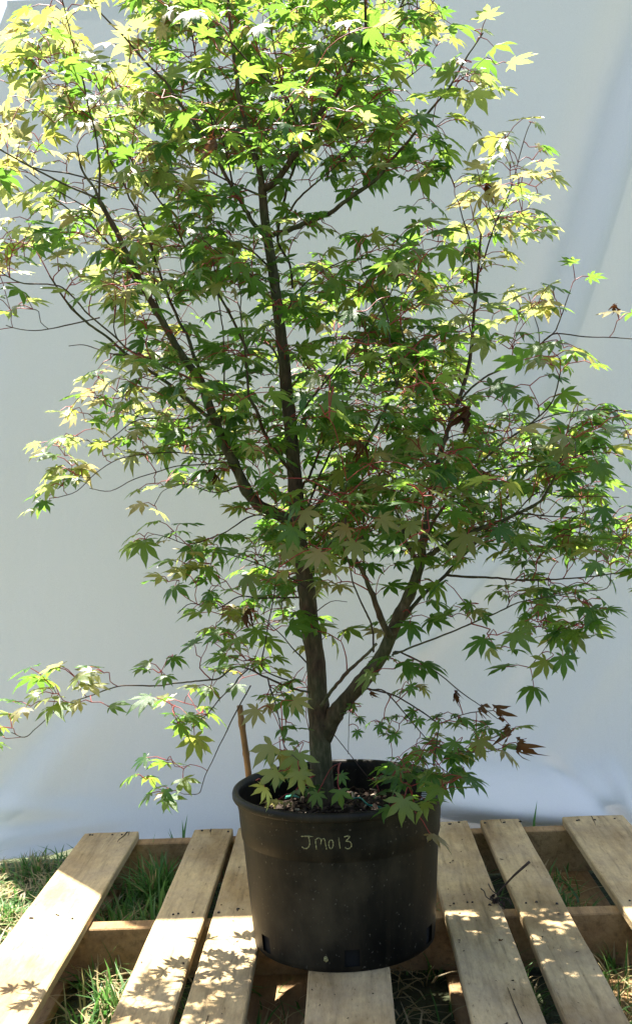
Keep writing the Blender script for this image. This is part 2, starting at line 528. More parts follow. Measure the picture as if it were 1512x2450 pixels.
# folded top: the cloth rolls backwards over and hangs a little behind
th = np.linspace(0.25, math.pi, 8)
top = verts.reshape(nv, nu, 3)[-1]
rings = [top]
for t in th:
    rings.append(top + np.array([0, 0.006*(1-math.cos(t)), 0.006*math.sin(t)]))
for k in (1, 2, 3, 4):
    rings.append(top + np.array([0, 0.012, -0.004*k]))
Vv = np.concatenate(rings)
Ff = [(r*nu+c, r*nu+c+1, (r+1)*nu+c+1, (r+1)*nu+c) for r in range(len(rings)-1) for c in range(nu-1)]
mb.add(Vv, Ff)
sheet = mb.build('white_sheet', M_SHEET)
bm = bmesh.new(); bm.from_mesh(sheet.data)
bmesh.ops.remove_doubles(bm, verts=bm.verts, dist=1e-5); bm.to_mesh(sheet.data); bm.free()
tag(sheet, 'large white cloth sheet hung as a backdrop behind the potted maple', 'sheet')

# ---------------------------------------------------------------- pallet
pallet = empty('wooden_pallet', (0, 0.128, 0))
tag(pallet, 'weathered wooden pallet lying on grass under the black pot', 'pallet')
PYF, PYN = 0.636, -0.382
def plank(name, x0, x1, y0, y1, z0, z1, mat, parent, ny=14, wob=0.0016, rot=0.0, along='y', split=None):
    """one sawn board: slightly wavy long edges, chamfered, split at one end when asked"""
    if along == 'x':
        n, w0, w1, l0, l1 = ny, y0, y1, x0, x1
    else:
        n, w0, w1, l0, l1 = ny, x0, x1, y0, y1
    ls = np.linspace(l0, l1, n)
    ch = 0.0022
    V, F = [], []
    e0 = np.cumsum(rng.normal(0, wob*.28, n)); e1 = np.cumsum(rng.normal(0, wob*.28, n)); zt = rng.normal(0, 0.0007, n)
    for i, s in enumerate(ls):
        a, b = w0+e0[i], w1+e1[i]
        prof = [(a, z0), (b, z0), (b, z1-ch), (b-ch, z1), (a*.25+b*.75, z1+zt[i]*.6), ((a+b)/2, z1+zt[i]), (a*.75+b*.25, z1+zt[i]*.6), (a+ch, z1), (a, z1-ch)]
        for (w, z) in prof:
            q = s + (rng.uniform(-.0035, .0015)*(1 if i else -1) if i in (0, n-1) else 0)
            V.append((q, w, z) if along == 'x' else (w, q, z))
    k = 9
    for i in range(n-1):
        for j in range(k):
            j2 = (j+1) % k
            F.append((i*k+j, i*k+j2, (i+1)*k+j2, (i+1)*k+j))
    F.append(tuple(range(k))); F.append(tuple((n-1)*k+j for j in range(k))[::-1])
    V = np.array(V)
    c = V.mean(0)
    if rot:
        ca, sa = math.cos(rot), math.sin(rot)
        d = V-c
        V = np.stack([c[0]+d[:, 0]*ca-d[:, 1]*sa, c[1]+d[:, 0]*sa+d[:, 1]*ca, V[:, 2]], -1)
    me = bpy.data.meshes.new(name)
    me.from_pydata((V-c).tolist(), [], F)
    bm = bmesh.new(); bm.from_mesh(me); bmesh.ops.recalc_face_normals(bm, faces=bm.faces); bm.to_mesh(me); bm.free()
    o = link(name, me, mat, parent)
    o.location = Vector(c) - (parent.location if parent else Vector())
    return o
DT = 0.016
BOARDS = [(-.590, -.460, .634), (-.340, -.2515, .636), (-.238, -.146, .637), (-.058, .070, .632),
          (.178, .279, .634), (.306, .393, .636), (.489, .630, .638)]
for i, (a, b, yf) in enumerate(BOARDS):
    plank('deck_board', a, b, PYN+rng.normal(0, .004), yf, ZT-DT, ZT, M_WOOD, pallet, ny=16)
for k, (yc, x0, x1) in enumerate([(PYF-0.022, -.585, .626), (0.122, -.585, .626), (PYN+0.022, -.585, .626)]):
    plank('stringer', x0, x1, yc-0.019, yc+0.019, 0.0165, ZT-DT-0.0005, M_WOOD2, pallet, ny=12, wob=0.001, along='x')
for a, b in [(-.588, -.50), (-.175, -.060), (.175, .272), (.40, .54)]:
    plank('bottom_board', a, b, PYN+.002, PYF-.004, 0.001, 0.016, M_WOOD2, pallet, ny=10)
# splits running in from the sawn ends
mb = MB()
for (x0, y0, x1, y1, w) in [(-.490, .634, -.498, .56, .0030), (-.486, .634, -.484, .60, .002), (-.30, .636, -.296, .59, .0016), (.555, .637, .545, .565, .0022), (.03, .60, .02, .5, .001),
                            (.215, .634, .219, .585, .0018), (.352, .636, .349, .60, .0015), (-.52, -.36, -.515, -.25, .0016), (.245, -.36, .24, -.22, .0018), (-.20, -.36, -.197, -.28, .0016)]:
    n_ = 7
    t = np.linspace(0, 1, n_)
    xs_ = x0+(x1-x0)*t+np.cumsum(rng.normal(0, .0007, n_)); ys_ = y0-.0012*np.sign(y0)+(y1-y0)*t
    hw_ = w*.5*(1-t)**.7
    V = []
    for i in range(n_):
        V += [(xs_[i]-hw_[i], ys_[i], ZT+.0011), (xs_[i]+hw_[i], ys_[i], ZT+.0011), (xs_[i], ys_[i], ZT-.003)]
    F = []
    for i in range(n_-1):
        a = 3*i
        F += [(a, a+1, a+4, a+3), (a+1, a+2, a+5, a+4), (a+2, a, a+3, a+5)]
    mb.add(np.array(V)-np.array(pallet.location), F)
sp_ = mb.build('end_splits', M_DARK, pallet, smooth=False)
sp_['kind'] = 'stuff'
# nail heads and holes over the stringers
mb = MB()
for (a, b, yf) in BOARDS:
    for yc in (PYF-0.022, 0.122, PYN+0.022):
        for q in range(3):
            x = a + (b-a)*(0.18+0.32*q) + rng.normal(0, .006)
            y = yc + rng.normal(0, .006)
            for _ in range(1 if rng.random() < .6 else 2):
                r = rng.uniform(.0018, .0034)
                cx, cy_ = x+rng.normal(0, .004), y+rng.normal(0, .003)
                n_ = 7
                ang = np.arange(n_)*2*math.pi/n_
                rr = r*(1+rng.normal(0, .2, n_))
                lo = np.stack([cx+rr*np.cos(ang), cy_+rr*np.sin(ang)*1.1, np.full(n_, ZT-.001)], -1)
                hi = lo.copy(); hi[:, 2] = ZT+.0022; hi[:, :2] = (hi[:, :2]-[cx, cy_])*.75+[cx, cy_]
                Fc = [(j, (j+1) % n_, n_+(j+1) % n_, n_+j) for j in range(n_)] + [tuple(range(n_, 2*n_))]
                mb.add(np.vstack([lo, hi]) - np.array(pallet.location), Fc)
nails = mb.build('nails', M_NAIL, pallet, smooth=False)
nails['kind'] = 'stuff'

# ---------------------------------------------------------------- pot
pot = empty('plant_pot', (0, 0, ZT))
tag(pot, 'black plastic nursery pot holding the maple, with hand written code', 'pot')
POT_H = 0.257
PROF = [(0.1495, 0.000), (0.1520, 0.003), (0.1545, 0.030), (0.1600, 0.110), (0.1648, 0.176), (0.1652, 0.1785), (0.1668, 0.1800),
        (0.1690, 0.205), (0.1702, 0.226), (0.1712, 0.2290), (0.1716, 0.2300), (0.1724, 0.2400), (0.1730, 0.2420)]
RIM = [(0.1730, 0.2420), (0.1785, 0.2432), (0.1800, 0.2460), (0.1801, 0.2515), (0.1788, 0.2555), (0.1755, 0.2572), (0.1710, 0.2560),
       (0.1685, 0.2510), (0.1680, 0.2440)]
INNER = [(0.1680, 0.2440), (0.1668, 0.226), (0.1640, 0.180)]
def pot_radius(z):
    p = PROF + RIM[1:4]
    return float(np.interp(z, [q[1] for q in p], [q[0] for q in p]))
def lathe(prof, seg=120, skip=None):
    n = len(prof)
    V = []
    for (r, z) in prof:
        a = np.arange(seg)*2*math.pi/seg
        V.append(np.stack([r*np.cos(a), r*np.sin(a), np.full(seg, z)], -1))
    F = []
    for i in range(n-1):
        for k in range(seg):
            if skip and skip(i, k):
                continue
            k2 = (k+1) % seg
            F.append((i*seg+k, i*seg+k2, (i+1)*seg+k2, (i+1)*seg+k))
    return np.concatenate(V), F
# drain holes every 60 degrees: real openings in the wall
HOLES = [(-86+60*k) % 360 for k in range(6)]
prof2 = [PROF[0], PROF[1], (0.1528, 0.010), (0.1548, 0.037)] + PROF[3:]
def skip(i, k):
    a = (k+0.5)*3.0
    return i == 2 and any(abs((a-h+180) % 360-180) < 4.6 for h in HOLES)
v, f = lathe(prof2, 120, skip)
mb = MB(); mb.add(v, f)
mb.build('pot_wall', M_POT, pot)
v, f = lathe([(0.1480, 0.004), (0.1500, 0.040), (0.1595, 0.150)], 60)
mb = MB(); mb.add(v, f)
bt = np.arange(60)*2*math.pi/60
mb.add(np.stack([0.1490*np.cos(bt), 0.1490*np.sin(bt), np.full(60, 0.0012)], -1), [tuple(range(60))])
mb.build('pot_inside', M_DARK, pot)
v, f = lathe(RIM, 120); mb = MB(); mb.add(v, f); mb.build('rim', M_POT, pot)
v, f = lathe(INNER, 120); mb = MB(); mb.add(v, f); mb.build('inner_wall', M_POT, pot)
# small dab of paint low on the wall
def on_pot(px, py, off=0.0):
    d = ray(px, py)
    t = 1.2
    for _ in range(4000):
        p = CAM + d*t
        z = p[2]-ZT
        if math.hypot(p[0], p[1]) <= pot_radius(z)+off:
            return p
        t += 0.0005
    return CAM + d*1.75
STROKES = [[(515, 672), (548, 670), (590, 673)], [(560, 672), (566, 700), (566, 728), (552, 748), (530, 748), (516, 738)],
           [(604, 690), (607, 722), (611, 756)], [(605, 694), (622, 682), (638, 688), (642, 706), (638, 726)],
           [(640, 702), (652, 687), (664, 692), (670, 722), (677, 756)],
           [(706, 694), (694, 704), (691, 728), (700, 749), (712, 748), (720, 728), (717, 703), (706, 694)],
           [(754, 680), (759, 712), (764, 748)],
           [(790, 676), (808, 670), (826, 673), (814, 690), (803, 702), (822, 704), (836, 716), (837, 736), (822, 751), (804, 750), (798, 741)]]
mb = MB()
for s in STROKES:
    pts = []
    for q in catmull(np.array(s, float), 5):
        p = on_pot(532.2+q[0]*0.3681, 1753.9+q[1]*0.3681, 0.0004)
        pts.append(p - np.array(pot.location))
    pts = np.array(pts)
    R_ = 0.00088*(1+0.35*np.sin(np.arange(len(pts))*1.7+rng.uniform(0, 6)))
    vv, ff = tube(pts, R_, 6)
    mb.add(vv, ff)
mb.build('lettering', M_PAINT, pot)
p0 = on_pot(780, 2294)-np.array(pot.location)
bm = bmesh.new()
bmesh.ops.create_icosphere(bm, subdivisions=1, radius=0.0045, matrix=Matrix.Translation(Vector(p0)) @ Matrix.Diagonal((1, .4, 1.3, 1)))
from_bm('paint_dab', bm, M_PAINT, pot)

# ---------------------------------------------------------------- soil
ZS = ZT+0.203
mb = MB()
nr, ns = 12, 48
V = [np.array([0, 0, ZS+.004])]; F = []
for i in range(1, nr+1):
    r = 0.165*i/nr
    for k in range(ns):
        a = k*2*math.pi/ns
        V.append(np.array([r*math.cos(a), r*math.sin(a), ZS+rng.normal(0, .0022)+.008*math.exp(-(r/.05)**2)]))
for k in range(ns):
    F.append((0, 1+k, 1+(k+1) % ns))
for i in range(nr-1):
    for k in range(ns):
        a, b = 1+i*ns+k, 1+i*ns+(k+1) % ns
        F.append((a, b, b+ns, a+ns))
mb.add(np.array(V), F, 0)
def chip(c, L, W, H, mi, tilt=.5):
    base = np.array([[-1, -1, -1], [1, -1, -1], [1, 1, -1], [-1, 1, -1], [-1, -1, 1], [1, -1, 1], [1, 1, 1], [-1, 1, 1]], float)
    base *= rng.uniform(.6, 1.1, (8, 3))
    base *= np.array([L, W, H])/2
    e = Matrix.Rotation(rng.uniform(0, 6.28), 3, 'Z') @ Matrix.Rotation(rng.normal(0, tilt), 3, 'Y') @ Matrix.Rotation(rng.normal(0, tilt), 3, 'X')
    Vc = base @ np.array(e).T + c
    mb.add(Vc, [(3, 2, 1, 0), (4, 5, 6, 7), (0, 1, 5, 4), (1, 2, 6, 5), (2, 3, 7, 6), (3, 0, 4, 7)], mi)
for _ in range(620):
    r, a = 0.158*math.sqrt(rng.random()), rng.uniform(0, 6.28)
    chip(np.array([r*math.cos(a), r*math.sin(a), ZS+rng.uniform(0, .006)+.008*math.exp(-(r/.05)**2)]),
         rng.uniform(.006, .022), rng.uniform(.003, .008), rng.uniform(.002, .004), 1 if rng.random() < .975 else 2)
soil = mb.build('potting_soil', [M_SOIL, M_CHIP, M_CHIP2], None, smooth=False)
tag(soil, 'dark potting soil with bark chips inside the black pot', 'soil', kind='stuff')

# bamboo stake
b0, b1 = atz(600, 1908, ZS), None
b1 = at(575, 1688, b0[1]-0.006)
mb = MB()
pts = [np.array(b0)+(np.array(b0)-b1)*0.25]
R_ = [0.0060]
for t in np.linspace(0, 1, 24):
    pts.append(b0*(1-t)+b1*t + np.array([0.001*math.sin(t*5), 0, 0]))
    R_.append(0.0060 + (0.0011 if any(abs(t-q) < .03 for q in (.12, .47, .80)) else 0) - .0006*t)
vv, ff = tube(np.array(pts), R_, 12)
mb.add(vv, ff)
stake = mb.build('bamboo_stake', M_BAMBOO)
tag(stake, 'short brown bamboo stake stuck in the soil at the pot rim', 'stake')
# teal tag scrap in the soil
mb = MB()
c0 = atz(700, 1910, ZS+.012)
g = np.array([[-.013, -.004, 0], [0, -.005, .004], [.012, -.003, .001], [.012, .005, 0], [0, .005, .006], [-.012, .006, .002]])
mb.add(np.vstack([g+c0, g+c0+[0, 0, .0012]]), [(0, 1, 4, 5), (1, 2, 3, 4), (11, 10, 7, 6), (10, 9, 8, 7), (0, 6, 7, 1), (1, 7, 8, 2), (2, 8, 9, 3), (3, 9, 10, 4), (4, 10, 11, 5), (5, 11, 6, 0)])
tg = mb.build('plastic_scrap', M_TEAL, smooth=False)
tag(tg, 'small teal plastic scrap lying on the potting soil', 'scrap')
# thin green tie half buried on the soil, right of the trunk
pts = catmull([atz(842, 1912, ZS+.010), atz(862, 1909, ZS+.016), atz(880, 1925, ZS+.012), atz(905, 1930, ZS+.008), atz(925, 1938, ZS+.004)], 5)
vv, ff = tube(pts, np.full(len(pts), .0016), 6)
mb = MB(); mb.add(vv, ff)
tag(mb.build('plastic_tie', M_TEAL), 'thin green plastic tie curling over the potting soil', 'plant tie')
# black and white striped plant tag leaning on the right inside of the pot
ta, tb = at(1019, 1880, 0.055), at(1013, 1919, 0.035)
mb = MB(); mk = MB()
ax = (ta-tb)/np.linalg.norm(ta-tb); sd = np.array([1.0, -.25, 0]); sd /= np.linalg.norm(sd); nn = np.cross(sd, ax)
def slab(o, c, hs, ha, hn, mi=0):
    Vb = [c + sd*hs*i + ax*ha*j + nn*hn*k for k in (-1, 1) for j in (-1, 1) for i in (-1, 1)]
    o.add(Vb, [(0, 2, 3, 1), (4, 5, 7, 6), (0, 1, 5, 4), (2, 6, 7, 3), (0, 4, 6, 2), (1, 3, 7, 5)], mi)
LEN = np.linalg.norm(ta-tb)
mid = (ta+tb)/2
slab(mb, mid - ax*.006, .0065, LEN/2+.008, .0006)
tagroot = mb.build('plant_tag', M_DARK, smooth=False)
for q in range(9):
    slab(mk, tb + ax*LEN*(q+.5)/9, .0055, LEN/9*.27, .0011)
mk.build('barcode_bars', M_STRIPE, tagroot, smooth=False)
tag(tagroot, 'narrow striped black and white plant tag at the right inside of the pot', 'tag')

# ---------------------------------------------------------------- maple tree
tree = empty('maple_tree', (-0.02, 0.06, ZS))
tag(tree, 'bushy Japanese maple with green star shaped leaves growing in the black pot', 'tree')
TLOC = np.array(tree.location)

# skeleton: (points in photo pixels, depth at start, depth at end, width in pixels at start, at end)
TR = [(775, 1935), (772, 1895), (769, 1850), (765, 1760), (762, 1700), (760, 1660), (756, 1588), (749, 1540), (741, 1492), (737, 1444), (731, 1396),
      (723, 1348), (716, 1300), (711, 1240), (707, 1166), (703, 1118), (698, 1058), (694, 1010), (688, 960), (683, 905), (680, 860), (673, 809), (668, 761),
      (660, 701), (652, 640), (640, 566), (633, 518), (629, 470), (627, 446)]
BR = [
 (TR, .06, .05, 58, 20),
 # main stem above the upper fork
 ([(627, 446), (619, 398), (601, 350), (590, 300), (574, 240), (566, 190), (558, 110), (548, 20), (540, -90), (530, -180)], .05, .10, 17, 4),
 # right upper limb
 ([(628, 450), (645, 445), (674, 417), (700, 380), (733, 331), (757, 283), (790, 245), (824, 192), (848, 139), (872, 82), (874, 29), (872, -40), (868, -130)], .05, -.06, 19, 4),
 ([(872, 82), (900, 66), (934, 48), (958, 14), (985, -30)], -.03, -.06, 6, 3),
 ([(733, 331), (724, 318), (706, 278), (690, 240), (656, 206), (618, 173), (574, 125), (550, 101), (497, 79), (459, 53)], .0, -.24, 8, 3),
 # long branch to the right from the lower junction
 ([(640, 566), (659, 559), (688, 552), (717, 540), (753, 525), (791, 509), (832, 477), (870, 451), (906, 422), (948, 370), (991, 320), (1028, 265), (1071, 215), (1111, 145), (1136, 107), (1156, 78)], .05, -.10, 14, 3),
 ([(664, 556), (671, 523), (681, 475), (690, 437), (710, 386), (735, 330), (765, 262), (800, 180)], .05, .16, 8, 3),
 ([(671, 532), (693, 506), (710, 480), (748, 444), (800, 400), (850, 350)], .05, .0, 6, 3),
 ([(700, 690), (693, 633), (667, 585), (664, 556)], .10, .05, 5, 6),
 # left from the junction
 ([(640, 566), (626, 557), (609, 537), (592, 511), (575, 480), (559, 451), (544, 427), (500, 345), (460, 285), (425, 240), (395, 195), (360, 160), (325, 120), (292, 82), (250, 40), (215, 0), (180, -50)], .05, -.04, 12, 3),
 ([(520, 385), (502, 260), (490, 215), (478, 170), (465, 110), (455, 20), (450, -60)], .08, .16, 6, 3),
 ([(559, 451), (540, 360), (520, 300), (470, 240), (410, 225)], .06, -.16, 5, 2.5),
 # great left limb
 ([(712, 1268), (690, 1245), (645, 1221), (616, 1206), (592, 1176), (573, 1137), (556, 1101), (542, 1075), (520, 1020), (495, 955), (480, 910), (450, 870), (420, 825), (385, 760), (350, 700), (320, 640), (300, 600), (285, 565), (255, 510), (237, 478)], .06, -.10, 30, 11),
 ([(237, 478), (238, 450), (240, 415), (236, 370), (230, 325), (221, 285), (210, 245), (195, 170), (178, 115), (165, 60), (150, 0), (140, -50)], -.10, -.14, 6, 2.5),
 ([(240, 480), (225, 448), (208, 425), (195, 400), (185, 350)], -.10, -.05, 8, 3),
 ([(232, 474), (165, 445), (85, 405), (0, 357), (-60, 320)], -.10, -.14, 6, 3),
 ([(283, 455), (250, 440), (220, 430), (165, 415), (85, 402), (40, 370)], -.06, -.02, 5, 2.5),
 # outer left limb
 ([(522, 1022), (505, 1005), (470, 975), (440, 950), (410, 922), (360, 888), (305, 848), (255, 805), (222, 782), (190, 755), (155, 715), (120, 660)], .0, -.10, 11, 4),
 ([(703, 1140), (685, 1115), (650, 1065), (630, 1030), (615, 985), (595, 950)], .04, -.08, 9, 8),
 ([(595, 950), (570, 946), (540, 940), (500, 928), (465, 910), (410, 885), (350, 855), (310, 838), (270, 800), (215, 755), (180, 715), (150, 688), (115, 680), (60, 678), (25, 665), (-15, 636)], -.08, -.22, 7, 3),
 ([(595, 950), (590, 875), (582, 805), (575, 745), (577, 705), (560, 640)], -.08, -.10, 6, 2.5),
 ([(528, 1008), (537, 930), (535, 805), (530, 765), (520, 695), (510, 620)], .0, -.04, 6, 2.5),
 # middle stems of the left side
 ([(595, 850), (560, 770), (520, 700), (470, 640), (407, 517), (385, 485), (364, 456), (347, 432), (325, 404), (311, 375), (290, 345), (268, 290), (250, 235)], .0, .06, 8, 3),
 ([(480, 895), (450, 805), (437, 785), (402, 706), (385, 660), (373, 627), (359, 579), (344, 543), (330, 507), (311, 476), (297, 440), (265, 385), (245, 330)], .0, .04, 9, 3),
 ([(420, 825), (375, 720), (367, 615), (345, 545), (325, 490)], .02, .12, 6, 3),
 ([(240, 515), (180, 480), (110, 440), (62, 408), (10, 395)], -.08, .05, 4, 2),
 ([(345, 700), (300, 640), (240, 560), (150, 490), (60, 420)], -.08, .02, 6, 2.5),
 # left mid sprays
 ([(548, 1088), (485, 1088), (435, 1083), (390, 1083), (325, 1090), (280, 1100), (230, 1132), (185, 1175), (140, 1190)], .05, -.02, 4, 2),
 ([(556, 1104), (480, 1112), (425, 1115), (375, 1130), (320, 1147), (265, 1175), (215, 1168)], .05, .05, 4, 2),
 ([(520, 1015), (470, 1002), (420, 1003), (345, 1002), (310, 1015), (285, 1035), (237, 1067), (208, 1050)], .08, .06, 4, 2),
 ([(420, 1003), (345, 1000), (300, 985), (260, 970), (220, 948)], .08, .09, 3, 2),
 ([(700, 1250), (650, 1238), (620, 1232), (590, 1240), (545, 1270), (505, 1287), (452, 1302), (400, 1285), (370, 1278)], .05, -.04, 5, 2),
 ([(580, 1160), (530, 1178), (490, 1173), (450, 1158), (410, 1165)], .04, .10, 4, 2),
 ([(240, 760), (175, 775), (100, 790), (50, 788), (15, 778)], -.06, -.10, 4, 2),
 ([(305, 850), (270, 847), (240, 837), (200, 825), (165, 828)], -.04, -.02, 4, 2),
 # stems rising close to the main stem
 ([(712, 1268), (722, 1166), (736, 1150), (748, 1120), (765, 1077), (784, 1034), (799, 1005), (830, 960), (870, 900), (890, 840)], .05, .22, 8, 4),
 ([(716, 1275), (745, 1190), (763, 1142), (784, 1096), (799, 1058), (813, 1022), (820, 950), (815, 870), (800, 790)], .06, .30, 7, 3),
 ([(716, 1285), (745, 1230), (790, 1170), (832, 1123), (868, 1077), (899, 1022), (918, 986), (932, 955), (949, 921), (958, 880), (968, 835), (960, 780)], .05, -.16, 12, 4),
 ([(949, 921), (935, 860), (926, 755), (891, 690), (866, 645), (863, 605), (862, 578)], -.12, -.14, 5, 2),
 # right limb
 ([(774, 1765), (795, 1721), (809, 1697), (845, 1656), (881, 1613), (910, 1574), (929, 1536), (946, 1493), (963, 1457), (982, 1416), (994, 1384), (1005, 1350)], .06, -.05, 44, 24),
 ([(1005, 1352), (1012, 1290), (1020, 1240), (1036, 1160), (1050, 1099), (1059, 1068), (1069, 1034), (1081, 996), (1091, 972), (1115, 900), (1128, 825), (1133, 760), (1141, 680), (1145, 620), (1150, 560)], -.05, .06, 17, 5),
 ([(1136, 720), (1128, 640), (1123, 575), (1106, 520), (1096, 480)], .05, .03, 5, 2.5),
 ([(1148, 650), (1171, 575), (1186, 530), (1211, 480), (1233, 410), (1243, 370), (1261, 310), (1272, 290)], .06, .08, 5, 2),
 ([(1004, 1350), (1030, 1325), (1056, 1310), (1106, 1285), (1155, 1262), (1201, 1246), (1250, 1222), (1291, 1200), (1311, 1170), (1326, 1140), (1345, 1090)], -.05, -.16, 15, 4),
 ([(1000, 1345), (973, 1300), (955, 1240), (930, 1180), (900, 1120), (880, 1060)], -.05, .22, 10, 4),
 ([(1006, 1345), (1030, 1260), (1080, 1190), (1129, 1123), (1165, 1092), (1198, 1063), (1222, 1046), (1270, 1012), (1315, 970), (1331, 930), (1340, 890)], -.05, -.18, 9, 3),
 ([(1065, 1050), (1100, 960), (1156, 905), (1206, 880), (1276, 835), (1323, 797), (1333, 780), (1351, 730), (1365, 690)], .02, .10, 7, 2.5),
 ([(1300, 815), (1330, 798), (1400, 806), (1456, 807), (1512, 811), (1570, 815)], .08, .06, 4, 2),
 ([(1222, 1046), (1300, 1000), (1380, 985), (1460, 980), (1530, 990)], -.12, -.05, 4, 2),
 ([(1120, 1150), (1165, 1130), (1241, 1115), (1306, 1115), (1380, 1090), (1450, 1060)], -.10, -.22, 4, 2),
 ([(1230, 1230), (1286, 1178), (1341, 1187), (1411, 1187), (1480, 1190)], -.12, -.18, 4, 2),
 ([(1240, 1228), (1310, 1235), (1380, 1240), (1450, 1250), (1530, 1260)], -.12, -.06, 4, 2),
 ([(945, 1500), (976, 1465), (1016, 1420), (1066, 1375), (1106, 1330), (1155, 1280), (1213, 1190), (1260, 1130)], -.03, .14, 11, 5),
 ([(1066, 1376), (1116, 1380), (1176, 1382), (1231, 1387), (1286, 1388), (1346, 1385), (1411, 1380), (1470, 1372)], .03, -.05, 7, 3),
 ([(938, 1568), (956, 1560), (1001, 1542), (1081, 1512), (1126, 1492), (1186, 1467), (1231, 1445), (1261, 1437), (1316, 1427), (1396, 1415), (1451, 1407), (1461, 1370)], -.02, -.20, 6, 2),
 ([(1286, 1388), (1290, 1420), (1305, 1480), (1310, 1540)], -.02, -.08, 3, 2),
 ([(940, 1562), (956, 1560), (1011, 1587), (1056, 1617), (1101, 1655), (1151, 1690), (1190, 1720)], -.02, .02, 5, 2),
 ([(862, 1645), (905, 1653), (946, 1665), (981, 1685), (1020, 1710), (1051, 1730), (1090, 1715), (1126, 1705), (1180, 1700)], .0, -.06, 5, 2),
 ([(1051, 1730), (1046, 1760), (1043, 1785), (1035, 1830)], -.04, -.12, 3, 2),
 ([(890, 1650), (921, 1655), (971, 1710), (996, 1740), (1036, 1785), (1060, 1800)], .0, .03, 4, 2),
 ([(1043, 1785), (1080, 1795), (1150, 1800), (1200, 1790)], -.08, -.06, 3, 2),
 ([(768, 1690), (780, 1672), (800, 1644), (829, 1610), (857, 1584), (881, 1562), (900, 1540)], .02, -.06, 9, 7),
 ([(932, 1520), (915, 1488), (896, 1435), (881, 1401), (868, 1370), (852, 1340), (838, 1300), (825, 1240)], -.04, -.14, 18, 6),
 ([(872, 1377), (870, 1330), (868, 1270), (875, 1200)], -.06, .10, 7, 4),
 ([(893, 1560), (891, 1504), (877, 1468), (867, 1449), (850, 1408), (843, 1389), (833, 1340), (815, 1290)], -.05, -.18, 5, 3),
 ([(771, 1735), (796, 1755), (821, 1785), (856, 1830), (880, 1860)], .04, .04, 3, 1.6),
 ([(850, 1652), (836, 1710), (834, 1760), (833, 1805)], .02, .0, 2.5, 1.5),
 # lower left sprays
 ([(728, 1428), (693, 1430), (654, 1431), (615, 1431), (573, 1427), (520, 1455), (458, 1444), (425, 1468)], .06, .0, 5, 2),
 ([(690, 1628), (629, 1600), (635, 1539), (643, 1488), (654, 1435), (660, 1390)], .02, -.03, 4, 2.5),
 ([(738, 1590), (724, 1575), (699, 1550), (674, 1519), (640, 1490)], .06, .12, 4, 2),
 ([(752, 1660), (710, 1650), (674, 1637), (629, 1617), (595, 1600), (565, 1595), (542, 1609), (525, 1623), (497, 1627), (458, 1631), (419, 1635), (375, 1641), (305, 1640), (265, 1647), (225, 1662), (150, 1690), (90, 1740), (60, 1764), (28, 1752)], .05, -.06, 6, 2),
 ([(595, 1600), (573, 1620), (559, 1640), (528, 1670), (509, 1693), (480, 1720), (420, 1730)], .0, .05, 4, 2),
 ([(640, 1620), (646, 1645), (657, 1676), (665, 1707), (674, 1752), (682, 1788), (715, 1820)], .0, -.19, 4, 2),
 ([(600, 1640), (559, 1715), (540, 1755), (520, 1795), (512, 1814), (492, 1854), (485, 1876), (475, 1899), (440, 1900)], .04, .0, 3.5, 1.8),
 ([(765, 1885), (790, 1860), (800, 1835), (815, 1825)], .04, -.02, 2, 1.3),
 ([(735, 1410), (690, 1380), (620, 1350), (560, 1330), (500, 1320)], .04, .10, 5, 2),
 ([(718, 1330), (770, 1320), (800, 1280), (820, 1210), (830, 1150)], .02, -.26, 6, 3),
 ([(738, 1480), (790, 1440), (830, 1440)], .05, .0, 3, 1.5),
 ([(695, 1020), (740, 960), (790, 900), (830, 850), (880, 800), (900, 760)], .04, -.26, 7, 3),
 ([(683, 905), (650, 830), (600, 800), (560, 700)], .05, .28, 7, 3),
 ([(672, 790), (710, 700), (770, 650), (830, 620)], .05, .20, 6, 2.5),
 ([(655, 650), (600, 600), (540, 580), (480, 560)], .04, .25, 6, 2.5),
 ([(660, 700), (590, 650), (520, 600), (470, 560)], .02, -.26, 5, 2),
 ([(629, 470), (560, 440), (480, 400), (420, 380)], .05, .28, 6, 2.5),
 ([(700, 381), (690, 280), (670, 180), (650, 80), (640, -20)], .04, .24, 7, 3),
 ([(757, 283), (820, 270), (900, 240), (970, 190), (1020, 150)], .0, .16, 6, 2.5),
]
nodes_p, nodes_r, nodes_d = [], [], []
def px_to_r(w, Y):
    return 0.5*w*(Y-CAM[1])/FPX
branch_first = True
tr2d = []
